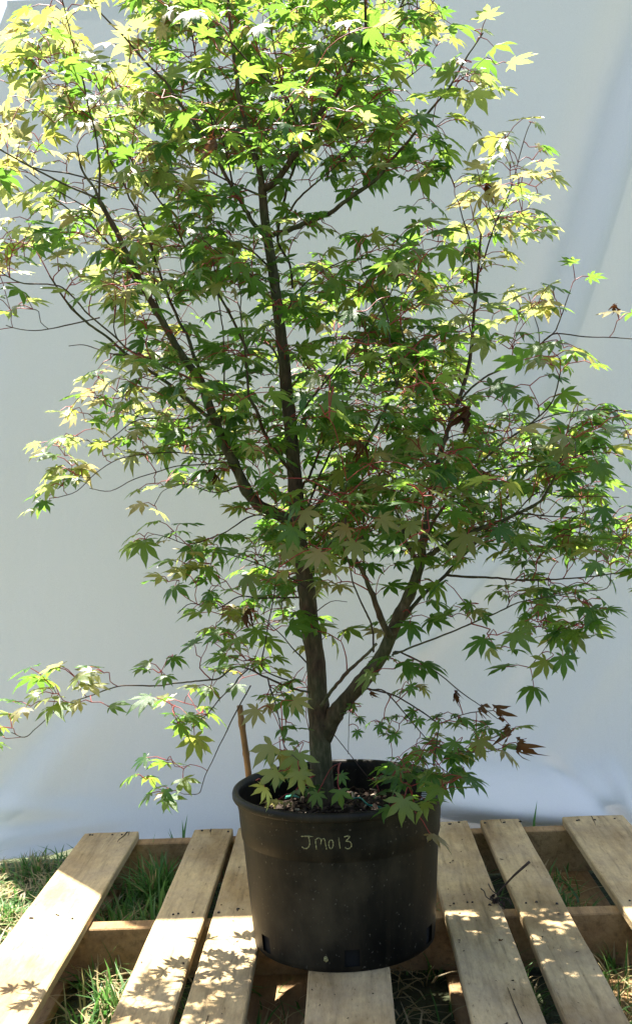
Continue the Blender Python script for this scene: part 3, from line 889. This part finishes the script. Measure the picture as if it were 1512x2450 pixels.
for pts, Y0, Y1, w0, w1 in BR:
    q = np.array(pts, float)
    seg = np.concatenate([[0], np.cumsum(np.linalg.norm(np.diff(q, axis=0), axis=1))])
    s = seg/seg[-1]
    ys = Y0+(Y1-Y0)*s
    P3 = np.array([at(a, b, y) for (a, b), y in zip(q, ys)])
    nsub = 4
    C = catmull(P3, nsub)
    # small irregular kinks so that the stems are not drawn with a ruler
    ss = np.interp(np.linspace(0, len(q)-1, len(C)), np.arange(len(q)), s)
    wpx = w0+(w1-w0)*ss**(0.8 if branch_first else 0.75)
    R_ = np.array([px_to_r(w, y) for w, y in zip(wpx, Y0+(Y1-Y0)*ss)])
    if w0 < 30:
        C = C + rng.normal(0, 1, C.shape)*np.minimum(R_*0.16, .0007)[:, None]
    C0 = C.copy()
    thick = w0 >= 9
    if branch_first:
        # root flare and old pruning swellings
        hh = C[:, 2]-ZS
        R_ = R_*(1+0.22*np.exp(-np.maximum(hh, 0)/0.02)) 
        for zc in (0.30, 0.18, 0.55):
            R_ = R_*(1+0.10*np.exp(-((hh-zc)/.012)**2))
    else:
        for _ in range(max(1, len(C)//7)):
            i = rng.integers(0, len(C)); 
            R_ = R_*(1+0.16*np.exp(-((np.arange(len(C))-i)/0.8)**2))
    sides = 14 if w0 > 25 else (8 if thick else 6)
    vv, ff = tube(C-TLOC, R_, sides, True, 0.03 if thick else 0)
    mb = MB(); mb.add(vv, ff)
    nm = 'trunk' if branch_first else 'branch'
    mb.build(nm, M_BARK if w0 >= 5.5 else M_TWIG, tree)
    D = np.gradient(C0, axis=0); D /= np.linalg.norm(D, axis=1)[:, None]+1e-9
    start = 8 if branch_first else 2
    for i in range(start, len(C0)):
        nodes_p.append(C0[i]); nodes_r.append(R_[i]); nodes_d.append(D[i])
    q2 = catmull(q, nsub)
    for (a, b), y in zip(q2[start:], (Y0+(Y1-Y0)*ss)[start:]):
        tr2d.append((a, b, y))
    branch_first = False
tr2d = np.array(tr2d)

# ---- leaf shapes
def make_leaf(droop, curl, seed, lobes7=True):
    r_ = np.random.default_rng(seed)
    if lobes7:
        ang = np.radians([0, 37, 74, 116]); ln = [1.0, .93, .72, .42]
    else:
        ang = np.radians([0, 42, 88]); ln = [1.0, .9, .6]
    A = np.concatenate([-ang[:0:-1], ang]); L = np.array(ln[:0:-1]+ln)
    A = A + r_.normal(0, .05, len(A)); L = L*r_.uniform(.9, 1.08, len(L))
    V, F, RB = [(0, 0)], [], [0.0]
    def pt(x, y, rb):
        V.append((x, y)); RB.append(rb); return len(V)-1
    n = len(A)
    sin_i = []
    for i in range(n+1):
        if i == 0: a, rr = A[0]-.42, .10
        elif i == n: a, rr = A[-1]+.42, .10
        else:
            a = (A[i-1]+A[i])/2; rr = .325*min(L[i-1], L[i])
        sin_i.append(pt(rr*math.sin(a), rr*math.cos(a), 1.0))
    for i in range(n):
        a, l = A[i], L[i]
        d = np.array([math.sin(a), math.cos(a)]); s = np.array([d[1], -d[0]])
        def P(t, w, rb): 
            q = d*t*l + s*w*l
            return pt(q[0], q[1], rb)
        wm = .140 if lobes7 else .165
        r1, r2, r3, tip = P(.33, 0, 0), P(.56, 0, 0), P(.78, 0, 0), P(1.0, r_.normal(0, .03), .6)
        a1, a2, a3 = P(.50, -wm, 1), P(.66, -wm*.82, 1), P(.83, -wm*.30, 1)
        b1, b2, b3 = P(.50, wm, 1), P(.66, wm*.82, 1), P(.83, wm*.30, 1)
        sa, sb = sin_i[i], sin_i[i+1]
        F += [(0, sa, r1), (0, r1, sb), (sa, a1, r2, r1), (r1, r2, b1, sb), (a1, a2, r3, r2), (r2, r3, b2, b1),
              (a2, a3, r3), (r3, b3, b2), (a3, tip, r3), (r3, tip, b3)]
    V = np.array(V); RB = np.array(RB)
    rad = np.hypot(V[:, 0], V[:, 1])
    droop = droop*.72
    z = -droop*rad**2 + 0.05*RB*rad + curl*V[:, 0]*rad*.3 + r_.normal(0, .012, len(V))
    # lobes bend by different amounts
    th_ = np.arctan2(V[:, 0], V[:, 1])
    z += -0.18*droop*np.maximum(0, rad-.3)*np.sin(th_*3+seed)
    sh = 1-0.25*droop*rad
    P3 = np.stack([V[:, 0]*sh, V[:, 1]*sh, z], -1)
    return P3, F, RB
LEAVES = [make_leaf(d, c, 100+i, l7) for i, (d, c, l7) in enumerate(
    [(.25, 0, True), (.4, .2, True), (.55, -.2, True), (.35, .1, False), (.7, .15, True), (.5, -.1, False), (.9, .1, True), (.3, -.3, True), (.65, 0, False), (.45, .3, True)])]
def crumple(P3, seed):
    r_ = np.random.default_rng(seed)
    P = P3.copy()
    P[:, 2] += -1.3*P[:, 0]**2 + r_.normal(0, .09, len(P))
    P[:, 0] = .55*P[:, 0] + .16*np.sin(P[:, 1]*7+seed) + r_.normal(0, .03, len(P))
    P[:, 1] *= .9
    return P
DEADL = [(crumple(a, 40+i), b, c_) for i, (a, b, c_) in enumerate([make_leaf(d, c, 300+i, l7) for i, (d, c, l7) in enumerate([(1.0, .8, False), (1.5, -.6, True), (.8, 1.2, True)])])]

# ---- leaf cover of the crown in 56 pixel cells, top to bottom
GRID = """223546777757777577400000000
676534677777757757201000000
555636777577775777221500000
266666777777777575330000000
036566775777777754221000000
533566788888866654321510000
652445678888766654310320000
344455677755555542123361000
124555666642442100134420000
123666666652331001356640000
565566666764432332765200000
652566667656764567754103100
442556656555676677640044010
442255666445677764045540000
111224666666677788764455430
002124566656777888742135400
000354455566678888853343100
001445555666788888866653350
005444355666567888877775350
005443445666567888877777630
014310345555688888877666660
032100344435788888875444650
000001444225788888776656566
000002213555787554475465565
000000044556665451012332133
000000035555422241032345510
000000032355522144032155530
000000002553022011000453000
001210233566421134200034200
013320113455510134223000000
232000244243401344444300000
200000132134311334555310000
000000021035532125421000000
000000330003332045441000000
000000000000021023000000000""".split()
def dens(px, py):
    c, r = int(px//56), int(py//56)
    if r < 0:
        base = int(GRID[0][min(max(c, 0), 26)])
        return max(0, base - (-1-r)*1.4 - .5)
    if c < 0: return int(GRID[r][0])*.8 if c >= -2 and r < 34 else 0
    if c > 26: return int(GRID[r][26])*.9 if c <= 28 and r < 34 else 0
    return int(GRID[r][c]) if r < len(GRID) else 0

SIG = [0, .02, .025, .035, .05, .08, .115, .15, .175]
LK = 0.225
clusters = []
for r in range(-6, 35):
    for c in range(-2, 29):
        px0, py0 = c*56, r*56
        d = dens(px0+28, py0+28)
        if d <= 0: continue
        lam = LK*d*d/2.9*(0.72 if r < 16 and c < 9 else (1.0 if r < 7 or r >= 18 else 0.85))
        for _ in range(rng.poisson(lam)):
            px, py = px0+rng.uniform(0, 56), py0+rng.uniform(0, 56)
            k = np.argmin((tr2d[:, 0]-px)**2+(tr2d[:, 1]-py)**2)
            yb = tr2d[k, 2]
            dd = int(round(d))
            if 545 < px < 625 and 1640 < py < 1900: continue
            if 790 < px < 940 and 1430 < py < 1640 and rng.random() < .5: continue
            if 735 < px < 800 and 1500 < py < 1860 and rng.random() < .6: continue
            Yc = yb if dd <= 5 else 0.5*yb+0.03
            Yv = rng.normal(Yc, SIG[min(dd, 8)])
            if Yv < Yc and dd >= 5 and rng.random() < .45: Yv = Yc + (Yc-Yv)
            Yv = np.clip(Yv, -.40, .46)
            clusters.append((px, py, Yv, d))
# the far side of the crown
for r in range(4, 24):
    for c in range(0, 27):
        d = int(GRID[r][c])
        if d >= 6:
            for _ in range(rng.poisson(.34 if d >= 7 else .14)):
                clusters.append((c*56+rng.uniform(0, 56), r*56+rng.uniform(0, 56), rng.uniform(.24, .50), d))
# hand placed sprays at the outline (tips the eye reads first)
for px, py, Yv in [                   (1375, 670, .1), (1480, 765, .06), (30, 745, -.1), (80, 740, -.1), (20, 620, -.2), (225, 940, .09), (280, 930, .08), (185, 1060, .06),
                   (170, 1130, .0), (120, 1185, -.02), (350, 1290, -.04), (420, 1275, -.03), (30, 1742, -.06), (75, 1690, -.05), (180, 1620, -.05), (250, 1610, -.04), (130, 1660, -.05),
                   (220, 1680, -.06), (380, 1610, -.03), (440, 1840, .0), (400, 1900, -.01), (420, 1710, .04), (440, 1740, .04), (470, 1720, .03),
                                      (1480, 990, -.06), (1500, 1040, -.06), (910, 600, -.14), (860, 590, -.14)]:
    clusters.append((px, py, Yv, 3))

NP = np.array(nodes_p); NR = np.array(nodes_r); ND = np.array(nodes_d)
cap = len(NP)+len(clusters)*7+10
NPb = np.zeros((cap, 3)); NRb = np.zeros(cap); NDb = np.zeros((cap, 3))
nN = len(NP); NPb[:nN] = NP; NRb[:nN] = NR; NDb[:nN] = ND
CP = np.array([at(a, b, y) for a, b, y, _ in clusters])
d0 = np.array([np.min(np.linalg.norm(NP-p, axis=1)) for p in CP])
order = np.argsort(d0)
twigs = MB()
LEAF = []       # position, direction, normal, size, variant, tint, young, row
def add_leaf(p, pd, size, young):
    pd = pd/np.linalg.norm(pd)
    plen = size*rng.uniform(.45, 1.05)
    e = p + pd*plen
    h = np.array([pd[0], pd[1], 0]); h /= np.linalg.norm(h)+1e-9
    az = rng.normal(0, .35)
    h = np.array([h[0]*math.cos(az)-h[1]*math.sin(az), h[0]*math.sin(az)+h[1]*math.cos(az), 0])
    pitch = np.clip(rng.normal(.13, .31), -.5, 1.2)
    dr = h*math.cos(pitch) + np.array([0, 0, -math.sin(pitch)])
    nrm = h*math.sin(pitch) + np.array([0, 0, math.cos(pitch)])
    side = np.cross(dr, nrm)
    roll = rng.normal(0, .32)
    nrm = nrm*math.cos(roll) + side*math.sin(roll)
    mid_ = p + pd*plen*.5 + np.array([0, 0, .004])
    vv, ff = tube(np.array([p, mid_, e]), [.00085, .0007, .0006], 4, False)
    twigs.add(vv, ff, 1)
    LEAF.append((e, dr, nrm, size, int(rng.integers(len(LEAVES))), rng.random(), young))
for idx in order:
    p = CP[idx]; px, py, Yv, d = clusters[idx]
    v = p-NPb[:nN]
    dist = np.linalg.norm(v, axis=1)
    vn = v/(dist[:, None]+1e-9)
    out = p[:2]-np.array([-.03, .05]); out /= np.linalg.norm(out)+1e-9
    cost = dist*(1+.7*np.maximum(0, -vn[:, 2]-.1)+.7*np.maximum(0, -(vn[:, 0]*out[0]+vn[:, 1]*out[1]))+.45*(1-np.sum(vn*NDb[:nN], axis=1))) + .02*(NRb[:nN] < .0009)
    cost = np.where(dist < .012, cost+.05, cost)
    j = int(np.argmin(cost))
    a = NPb[j]; L = dist[j]
    r0 = min(NRb[j]*.75, .0008+.0042*L+.0002)
    tdir = NDb[j]*(.35*max(0.0, float(vn[j]@NDb[j])+.3)) + vn[j]*.75 + np.array([0, 0, .15]); tdir /= np.linalg.norm(tdir)
    m1 = a + tdir*L*.42 + rng.normal(0, .006, 3)*min(1, L/.1)
    m2 = a + (p-a)*.72 + np.array([0, 0, .02*min(1, L/.15)]) + rng.normal(0, .004, 3)*min(1, L/.1)
    path = catmull(np.array([a, m1, m2, p]), 2)
    rr = np.linspace(r0, .00075, len(path))
    vv, ff = tube(path, rr, 5, False)
    red = 1 if (r0 < .0016 and rng.random() < .85) else 0
    twigs.add(vv, ff, red)
    D = np.gradient(path, axis=0); D /= np.linalg.norm(D, axis=1)[:, None]+1e-9
    for q in range(2, len(path)):
        NPb[nN] = path[q]; NRb[nN] = rr[q]; NDb[nN] = D[q]; nN += 1
    # leaves in opposite pairs
    t = D[-1]
    small = .55 if (py > 1620 and 800 < px < 1060 and py < 1830) else 1.0
    top = smoothstep(1300, 200, py)
    base = rng.uniform(.031, .049)*small*(1+.08*top)
    mid_young = (650 < px < 1250 and 1130 < py < 1400 and Yv < -.08 and rng.random() < .4)
    edge_young = mid_young or (px < 420 and py < 1250) or (px > 1080 and py < 800) or (px < 330 and py < 1800) or (d <= 4 and rng.random() < .15)
    def isyoung():
        return rng.random() < (.50 if edge_young else .05)
    s = np.cross(t, np.array([0, 0, 1.0])); s /= np.linalg.norm(s)+1e-9
    ro = rng.uniform(-.7, .7)
    upv = np.cross(s, t)
    s1 = s*math.cos(ro)+upv*math.sin(ro)
    for sg in (-1, 1):
        if rng.random() < .93:
            add_leaf(p, t*.55+s1*sg*.8+np.array([0, 0, .3])+rng.normal(0, .15, 3), base*rng.uniform(.85, 1.1), isyoung())
    if rng.random() < .42 and L > .03:
        pb = path[-3]
        s2 = upv*.4 + s*.8
        for sg in (-1, 1):
            if rng.random() < .85:
                add_leaf(pb, t*.3+s2*sg*.9+np.array([0, 0, .3])+rng.normal(0, .15, 3), base*rng.uniform(.9, 1.15), isyoung())
    if rng.random() < .20:
        add_leaf(p, t+np.array([0, 0, .1])+rng.normal(0, .1, 3), base*rng.uniform(.45, .7), True)

# ---- the leaves that stand out one by one: (px, py, depth, half span in px, direction on screen in degrees, young)
HERO = [(652, 1783, -.15, 78, 215, 1), (716, 1802, -.17, 76, 255, 1), (665, 1846, -.18, 66, 205, 1), (716, 1846, -.19, 62, 275, 1),
        (760, 1897, -.10, 46, 250, 0), (812, 1890, -.10, 50, 280, 0), (815, 1853, -.06, 32, 300, 0), (955, 1850, -.10, 62, 215, 0),
        (1007, 1794, -.02, 46, 240, 0), (1040, 1790, -.05, 50, 300, 0), (966, 1912, -.195, 78, 262, 1), (1029, 1857, -.13, 60, 260, 0),
        (1077, 1853, -.12, 66, 315, 0), (702, 1676, -.16, 60, 350, 1), (616, 1698, -.15, 58, 210, 1), (1306, 1580, -.12, 60, 230, 0),
        (1346, 1570, -.13, 60, 275, 0), (1411, 1455, -.18, 66, 290, 0), (1331, 1510, -.12, 56, 240, 0), (1371, 1515, -.14, 60, 300, 0),
        (1266, 1490, -.10, 50, 225, 0), (1296, 1435, -.10, 50, 270, 0), (1126, 1445, -.10, 42, 200, 0), (1151, 1470, -.10, 42, 330, 0),
        (1146, 1770, -.10, 60, 290, 0), (1090, 1775, -.08, 50, 220, 0), (796, 946, -.30, 74, 265, 0), (760, 900, -.30, 64, 200, 0), (1064, 1123, -.28, 62, 270, 0),
        (1117, 1279, -.24, 78, 255, 0), (1190, 1262, -.20, 60, 310, 0), (700, 1262, -.24, 72, 245, 0), (727, 1221, -.25, 60, 300, 1), (851, 1298, -.26, 66, 260, 1),
        (767, 1322, -.27, 66, 210, 1), (832, 1262, -.27, 60, 200, 1), (910, 1240, -.27, 60, 330, 1), (980, 1250, -.25, 60, 300, 1), (210, 145, -.14, 72, 60, 1),
        (100, 190, -.13, 74, 225, 1), (145, 235, -.15, 56, 250, 0), (50, 330, -.14, 62, 75, 1), (90, 70, -.11, 62, 140, 1), (30, 95, -.11, 60, 200, 1), (155, 65, -.13, 60, 280, 1),
        (1151, 70, -.10, 36, 340, 1), (1101, 145, -.09, 52, 190, 1), (1136, 175, -.09, 50, 320, 1), (1101, 220, -.08, 46, 300, 1), (1126, 295, -.08, 46, 330, 1),
        (1281, 295, .08, 38, 330, 1), (1286, 350, .08, 42, 350, 1), (1251, 470, .06, 52, 20, 1), (1271, 415, .07, 44, 340, 1), (849, 745, -.30, 60, 200, 0), (910, 765, -.28, 56, 330, 0),
        (1430, 1110, -.22, 66, 290, 0), (1350, 1070, -.22, 60, 230, 0), (1440, 1215, -.2, 56, 270, 0), (885, 1590, .02, 24, 290, 0), (985, 1605, .0, 30, 240, 0), (980, 1640, .0, 34, 300, 0),
        (850, 1690, .02, 30, 200, 0), (855, 1748, .03, 26, 265, 0), (905, 1735, .04, 32, 300, 0), (945, 1755, .04, 36, 240, 0), (990, 1700, .02, 34, 200, 0), (1000, 1720, .02, 32, 290, 0)]
for px, py, Yv, hw, ang, yg in HERO:
    e = at(px, py, Yv)
    size = hw*(Yv-CAM[1])/FPX
    a = math.radians(ang)
    below = e[2] < 1.05
    dr = math.cos(a)*RT*.9 + math.sin(a)*UP*.9 - FW*(.28 if below else -.1) + rng.normal(0, .06, 3)
    dr /= np.linalg.norm(dr)
    nrm = -FW*(.62 if below else .5) + np.array([0, 0, .65]) + rng.normal(0, .12, 3)
    nrm -= dr*(nrm@dr); nrm /= np.linalg.norm(nrm)
    back = e - dr*size*.5 + np.array([0, 0, -size*.15])
    v = back-NPb[:nN]; dist = np.linalg.norm(v, axis=1)
    j = int(np.argmin(dist + .4*np.maximum(0, NPb[:nN, 2]-e[2]-.03)))
    a0 = NPb[j]
    path = catmull(np.array([a0, a0+(back-a0)*.5+np.array([0, 0, .012*min(1, dist[j]/.1)]), back, e]), 3)
    vv, ff = tube(path, np.linspace(min(.0013, max(.0009, NRb[j]*.7)), .0006, len(path)), 4, False)
    twigs.add(vv, ff, 1)
    LEAF.append((e, dr, nrm, size, int(rng.choice([0, 1, 2, 3, 7, 9])), rng.random(), bool(yg)))
print('leaves', len(LEAF), 'clusters', len(clusters))

def leaf_frame(L):
    e, dr, nrm, size = L[:4]
    nrm = nrm - dr*(nrm@dr); nrm = nrm/np.linalg.norm(nrm)
    xs = np.cross(dr, nrm)
    return np.stack([xs, dr, nrm], 1)*size, e

# keep the stake and the foot of the trunk clear
def project(p):
    d = p-CAM
    z = d@FW
    return 756+FPX*(d@RT)/z, 1225-FPX*(d@UP)/z, z
NH = len(HERO)
keep = []
for i, L in enumerate(LEAF):
    x_, y_, z_ = project(L[0]+L[1]*L[3]*.45)
    hero_ = i >= len(LEAF)-NH
    if not hero_ and 548 < x_ < 625 and 1665 < y_ < 1890: continue
    if not hero_ and 735 < x_ < 815 and 1560 < y_ < 1860 and rng.random() < .75: continue
    keep.append(L)
LEAF = keep
# visible area of each leaf: coarse splat, nearest first
def project(p):
    d = p-CAM
    z = d@FW
    return 756+FPX*(d@RT)/z, 1225-FPX*(d@UP)/z, z
occ = np.zeros((250, 156), bool)
info = []
for i, L in enumerate(LEAF):
    Mx, e = leaf_frame(L)
    P3 = LEAVES[L[4]][0] @ Mx.T + e
    px, py, z = zip(*[project(q) for q in P3[::3]])
    info.append((np.mean(z), np.mean(px), np.mean(py), np.std(px), np.std(py)))
vis = np.zeros(len(LEAF))
for i in np.argsort([q[0] for q in info]):
    z, mx_, my_, sx, sy = info[i]
    x0, x1 = int((mx_-1.3*sx)/10)+2, int((mx_+1.3*sx)/10)+3
    y0, y1 = int((my_-1.3*sy)/10)+2, int((my_+1.3*sy)/10)+3
    x0, y0 = max(x0, 2), max(y0, 2); x1, y1 = min(x1, 154), min(y1, 247)
    if x1 <= x0 or y1 <= y0: continue
    w_ = occ[y0:y1, x0:x1]
    vis[i] = np.sum(~w_)
    m_ = rng.random(w_.shape) < .75
    occ[y0:y1, x0:x1] |= m_
chosen = set(np.argsort(-vis)[:295].tolist())

leaf_me = {}
def variant_mesh(k, young):
    if (k, young) not in leaf_me:
        P3, F, RB = LEAVES[k]
        me = bpy.data.meshes.new('leaf')
        me.from_pydata(P3.tolist(), [], F)
        for nm, val in (('rib', RB), ('tint', np.zeros(len(RB)))):
            a = me.attributes.new(nm, 'FLOAT', 'POINT'); a.data.foreach_set('value', val.astype(np.float32))
        me.materials.append(M_YOUNG if young else M_LEAF)
        me.shade_smooth()
        leaf_me[(k, young)] = me
    return leaf_me[(k, young)]
fol = MB()
for i, L in enumerate(LEAF):
    Mx, e = leaf_frame(L)
    if i in chosen:
        o = bpy.data.objects.new('leaf', variant_mesh(L[4], bool(L[6])))
        COL.objects.link(o)
        o.parent = tree
        m4 = Matrix(Mx.tolist()).to_4x4(); m4.translation = Vector(e-TLOC)
        o.matrix_local = m4
    else:
        P3, F, RB = LEAVES[L[4]]
        fol.add(P3 @ Mx.T + e - TLOC, F, 1 if L[6] else 0, rib=RB, tint=L[5])
f_o = fol.build('foliage', [M_LEAF, M_YOUNG], tree)
f_o['kind'] = 'stuff'
tw = MB(); tw.v = [x-TLOC for x in twigs.v]; tw.f, tw.mi, tw.n = twigs.f, twigs.mi, twigs.n
t_o = tw.build('twigs', [M_TWIG, M_STALK], tree)
t_o['kind'] = 'stuff'

# dried curled leaves hanging in the crown
dm = {}
for k, (px, py, Yv, sz) in enumerate([(515, 1150, -.02, .022), (600, 1478, -.08, .026), (585, 1492, -.07, .022), (1122, 1012, -.22, .040), (1088, 1672, -.05, .022), (1096, 1737, -.06, .020),
                                      (1186, 1722, -.08, .034), (1222, 1768, -.09, .034), (1236, 1812, -.10, .040), (1152, 1708, -.06, .026), (884, 1668, -.01, .018),
                                      (516, 368, -.26, .036), (860, 1085, -.18, .034), (1160, 466, .03, .030), (1474, 744, .05, .018), (500, 1138, .0, .016)]):
    q = k % 3
    if q not in dm:
        P3, F, RB = DEADL[q]
        me = bpy.data.meshes.new('dried_leaf'); me.from_pydata(P3.tolist(), [], F)
        for nm, val in (('rib', RB), ('tint', np.zeros(len(RB)))):
            a = me.attributes.new(nm, 'FLOAT', 'POINT'); a.data.foreach_set('value', val.astype(np.float32))
        me.materials.append(M_DEAD); me.shade_smooth(); dm[q] = me
    o = bpy.data.objects.new('dried_leaf', dm[q]); COL.objects.link(o); o.parent = tree
    p = at(px, py, Yv)+np.array([0, 0, sz*.6])
    o.matrix_local = Matrix.Translation(Vector(p-TLOC)) @ Matrix.Rotation(rng.uniform(0, 6.28), 4, 'Z') @ Matrix.Rotation(-1.25+rng.normal(0, .25), 4, 'X') @ Matrix.Scale(sz*1.1, 4)
    o['label'] = 'shrivelled brown leaf'
    # its stalk, tied back to the nearest twig
    j = int(np.argmin(np.linalg.norm(NPb[:nN]-p, axis=1)))
    vv, ff = tube(np.array([NPb[j], (NPb[j]+p)/2+[0, 0, .003], p])-p, [.0009, .0008, .0007], 4, False)
    ms = MB(); ms.add(np.array(vv), ff)
    so = ms.build('leaf_stalk', M_STALK, tree)
    so.location = Vector(p-TLOC)

# ---------------------------------------------------------------- litter on the pallet
mb = MB()
def zp(px, py, h): return atz(px, py, ZT+h)
pts = catmull([zp(1188, 2140, .004), zp(1208, 2117, .020), zp(1232, 2092, .040), zp(1266, 2062, .058)], 4)
vv, ff = tube(pts, np.linspace(.0012, .0026, len(pts)), 6); mb.add(vv, ff)
for ch in ([(1150, 2126, .010), (1158, 2133, .012), (1163, 2146, .006), (1181, 2157, .004)], [(1168, 2115, .012), (1176, 2130, .010), (1192, 2142, .004)],
           [(1185, 2152, .004), (1200, 2148, .012), (1216, 2152, .014), (1222, 2166, .006)], [(1188, 2150, .004), (1194, 2164, .004), (1205, 2176, .002)]):
    pts = catmull([zp(*c) for c in ch], 4)
    vv, ff = tube(pts, np.linspace(.0013, .0009, len(pts)), 5); mb.add(vv, ff)
for _ in range(16):
    c = zp(1186+rng.normal(0, 8), 2155+rng.normal(0, 6), .004)
    Vc = rng.normal(0, .0028, (6, 3))+c
    mb.add(Vc, [(0, 1, 2), (0, 2, 3), (0, 3, 4), (1, 4, 5), (2, 5, 3), (1, 2, 5), (0, 4, 1)])
tag(mb.build('fallen_twig', M_TWIG), 'dead forked twig with roots lying across the gap of two right boards', 'twig')
for k, (px, py, s, lab) in enumerate([(1199, 2247, .012, 'tiny curled brown leaf on the second board right of the pot'), (663, 2300, .014, 'pale dry leaf scrap in the dark gap left of the pot')]):
    me = dm[k].copy()
    o = bpy.data.objects.new('dead_leaf', me); COL.objects.link(o)
    p = atz(px, py, ZT+.004 if k == 0 else .022)
    o.matrix_world = Matrix.Translation(Vector(p)) @ Matrix.Rotation(1.0+k, 4, 'Z') @ Matrix.Scale(s, 4)
    tag(o, lab, 'dead leaf')
# crumbs of soil on the right boards
mb = MB()
for _ in range(70):
    a, b, yf = BOARDS[int(rng.choice([4, 4, 5, 2, 3, 1]))]
    c = np.array([rng.uniform(a+.006, b-.006), rng.uniform(-.34, .5), ZT+.0012])
    Vc = rng.normal(0, .0013, (5, 3))*[1.3, 1.3, .5]+c
    mb.add(Vc, [(0, 1, 2), (0, 2, 3), (0, 3, 4), (1, 4, 2), (0, 4, 1), (2, 4, 3)])
tag(mb.build('soil_crumbs', M_SOIL, smooth=False), 'dark crumbs of soil scattered on the pallet boards', 'crumbs', kind='stuff')

# ---------------------------------------------------------------- grass
gb = MB()
def under_board(x, y):
    return any(a-.01 < x < b+.01 and PYN-.01 < y < yf+.01 for a, b, yf in BOARDS)
def blade(x, y, h, w, lean, az, tint, z=0.0):
    n = 4
    t = np.linspace(0, 1, n)
    ox, oy = math.cos(az), math.sin(az)
    f = lean*t**2*h
    cx, cy_ = x+ox*f, y+oy*f
    cz = z + h*(t-.35*lean*t**2)
    wx, wy = -oy*w/2, ox*w/2
    ww = np.array([.8, 1, .75, 0.0])
    V = []
    for i in range(n-1):
        V += [(cx[i]-wx*ww[i], cy_[i]-wy*ww[i], cz[i]), (cx[i]+wx*ww[i], cy_[i]+wy*ww[i], cz[i])]
    V.append((cx[-1], cy_[-1], cz[-1]))
    gb.add(V, [(0, 1, 3, 2), (2, 3, 5, 4), (4, 5, 6)], 0, tint=tint)
TUFT = rng.uniform(-1.6, 1.6, (900, 2))*[1, 1.6]
def patch(n, x0, x1, y0, y1, hm, dry, wide=.0048):
    tf = TUFT[(TUFT[:, 0] > x0-.03) & (TUFT[:, 0] < x1+.03) & (TUFT[:, 1] > y0-.03) & (TUFT[:, 1] < y1+.03)]
    for _ in range(int(n*.62)):
        x, y = rng.uniform(x0, x1), rng.uniform(y0, y1)
        if len(tf) and rng.random() < .7:
            q = tf[rng.integers(len(tf))]
            x, y = q[0]+rng.normal(0, .016), q[1]+rng.normal(0, .016)
            if not (x0 < x < x1 and y0 < y < y1): continue
        if y > sheet_y(np.array([x]), np.array([.02]))[0]-.045 and y < 1.05 and x < .72: continue
        ub = under_board(x, y)
        h = hm*rng.uniform(.3, 1.05)
        lean = rng.uniform(.1, 1.5)
        if ub: h = min(h, .085)
        elif -.62 < x < .66 and PYN < y < PYF: lean *= .7
        ti = rng.uniform(.78, 1.0) if rng.random() < dry else rng.uniform(0, .76)
        blade(x, y, h, rng.uniform(.6, 1.3)*wide, lean, rng.uniform(0, 6.28), ti)
patch(8000, -1.15, -.60, -.3, .90, .062, .34)
patch(2600, -1.0, -.45, .35, .88, .07, .25)
patch(2800, -.47, -.33, -.4, .62, .10, .40)
patch(900, -.47, -.33, .2, .62, .14, .05, .006)
patch(500, -.26, -.23, -.3, .6, .12, .1)
patch(260, -.15, -.05, -.4, .62, .07, .6)
patch(420, .06, .18, -.4, .62, .085, .6)
patch(900, .27, .31, -.4, .62, .10, .25)
patch(1100, .39, .49, -.4, .62, .085, .15, .006)
patch(900, .39, .49, -.4, .10, .09, .55)
patch(110, -.6, .66, .64, .86, .06, .1)
patch(2500, .62, 1.3, -.3, 1.6, .09, .15)
patch(3000, -1.6, 1.6, 1.0, 2.6, .09, .15)
# dead straw lying flat
for _ in range(1500):
    q = rng.random()
    if q < .5: x, y = rng.uniform(-1.1, -.58), rng.uniform(-.3, .82)
    elif q < .75: x, y = rng.uniform(-.47, -.33), rng.uniform(-.4, .6)
    else:
        x, y = rng.uniform(.06, .5), rng.uniform(-.4, .6)
    if under_board(x, y): continue
    blade(x, y, rng.uniform(.025, .05), rng.uniform(.0025, .0045), rng.uniform(2.0, 2.6), rng.uniform(0, 6.28), rng.uniform(.78, 1.0), rng.uniform(.002, .02))
for px, py, h, az in [(432, 1990, .15, 1.2), (440, 1988, .135, 1.8), (1270, 1968, .155, 1.0), (425, 1995, .12, 2.4)]:
    p = at(px, py, .69)
    blade(p[0], .69, h, .008, .25, az, rng.uniform(.1, .4))
g = gb.build('grass', M_GRASS)
tag(g, 'long green grass with dry straws growing round and through the pallet', 'grass', kind='stuff')
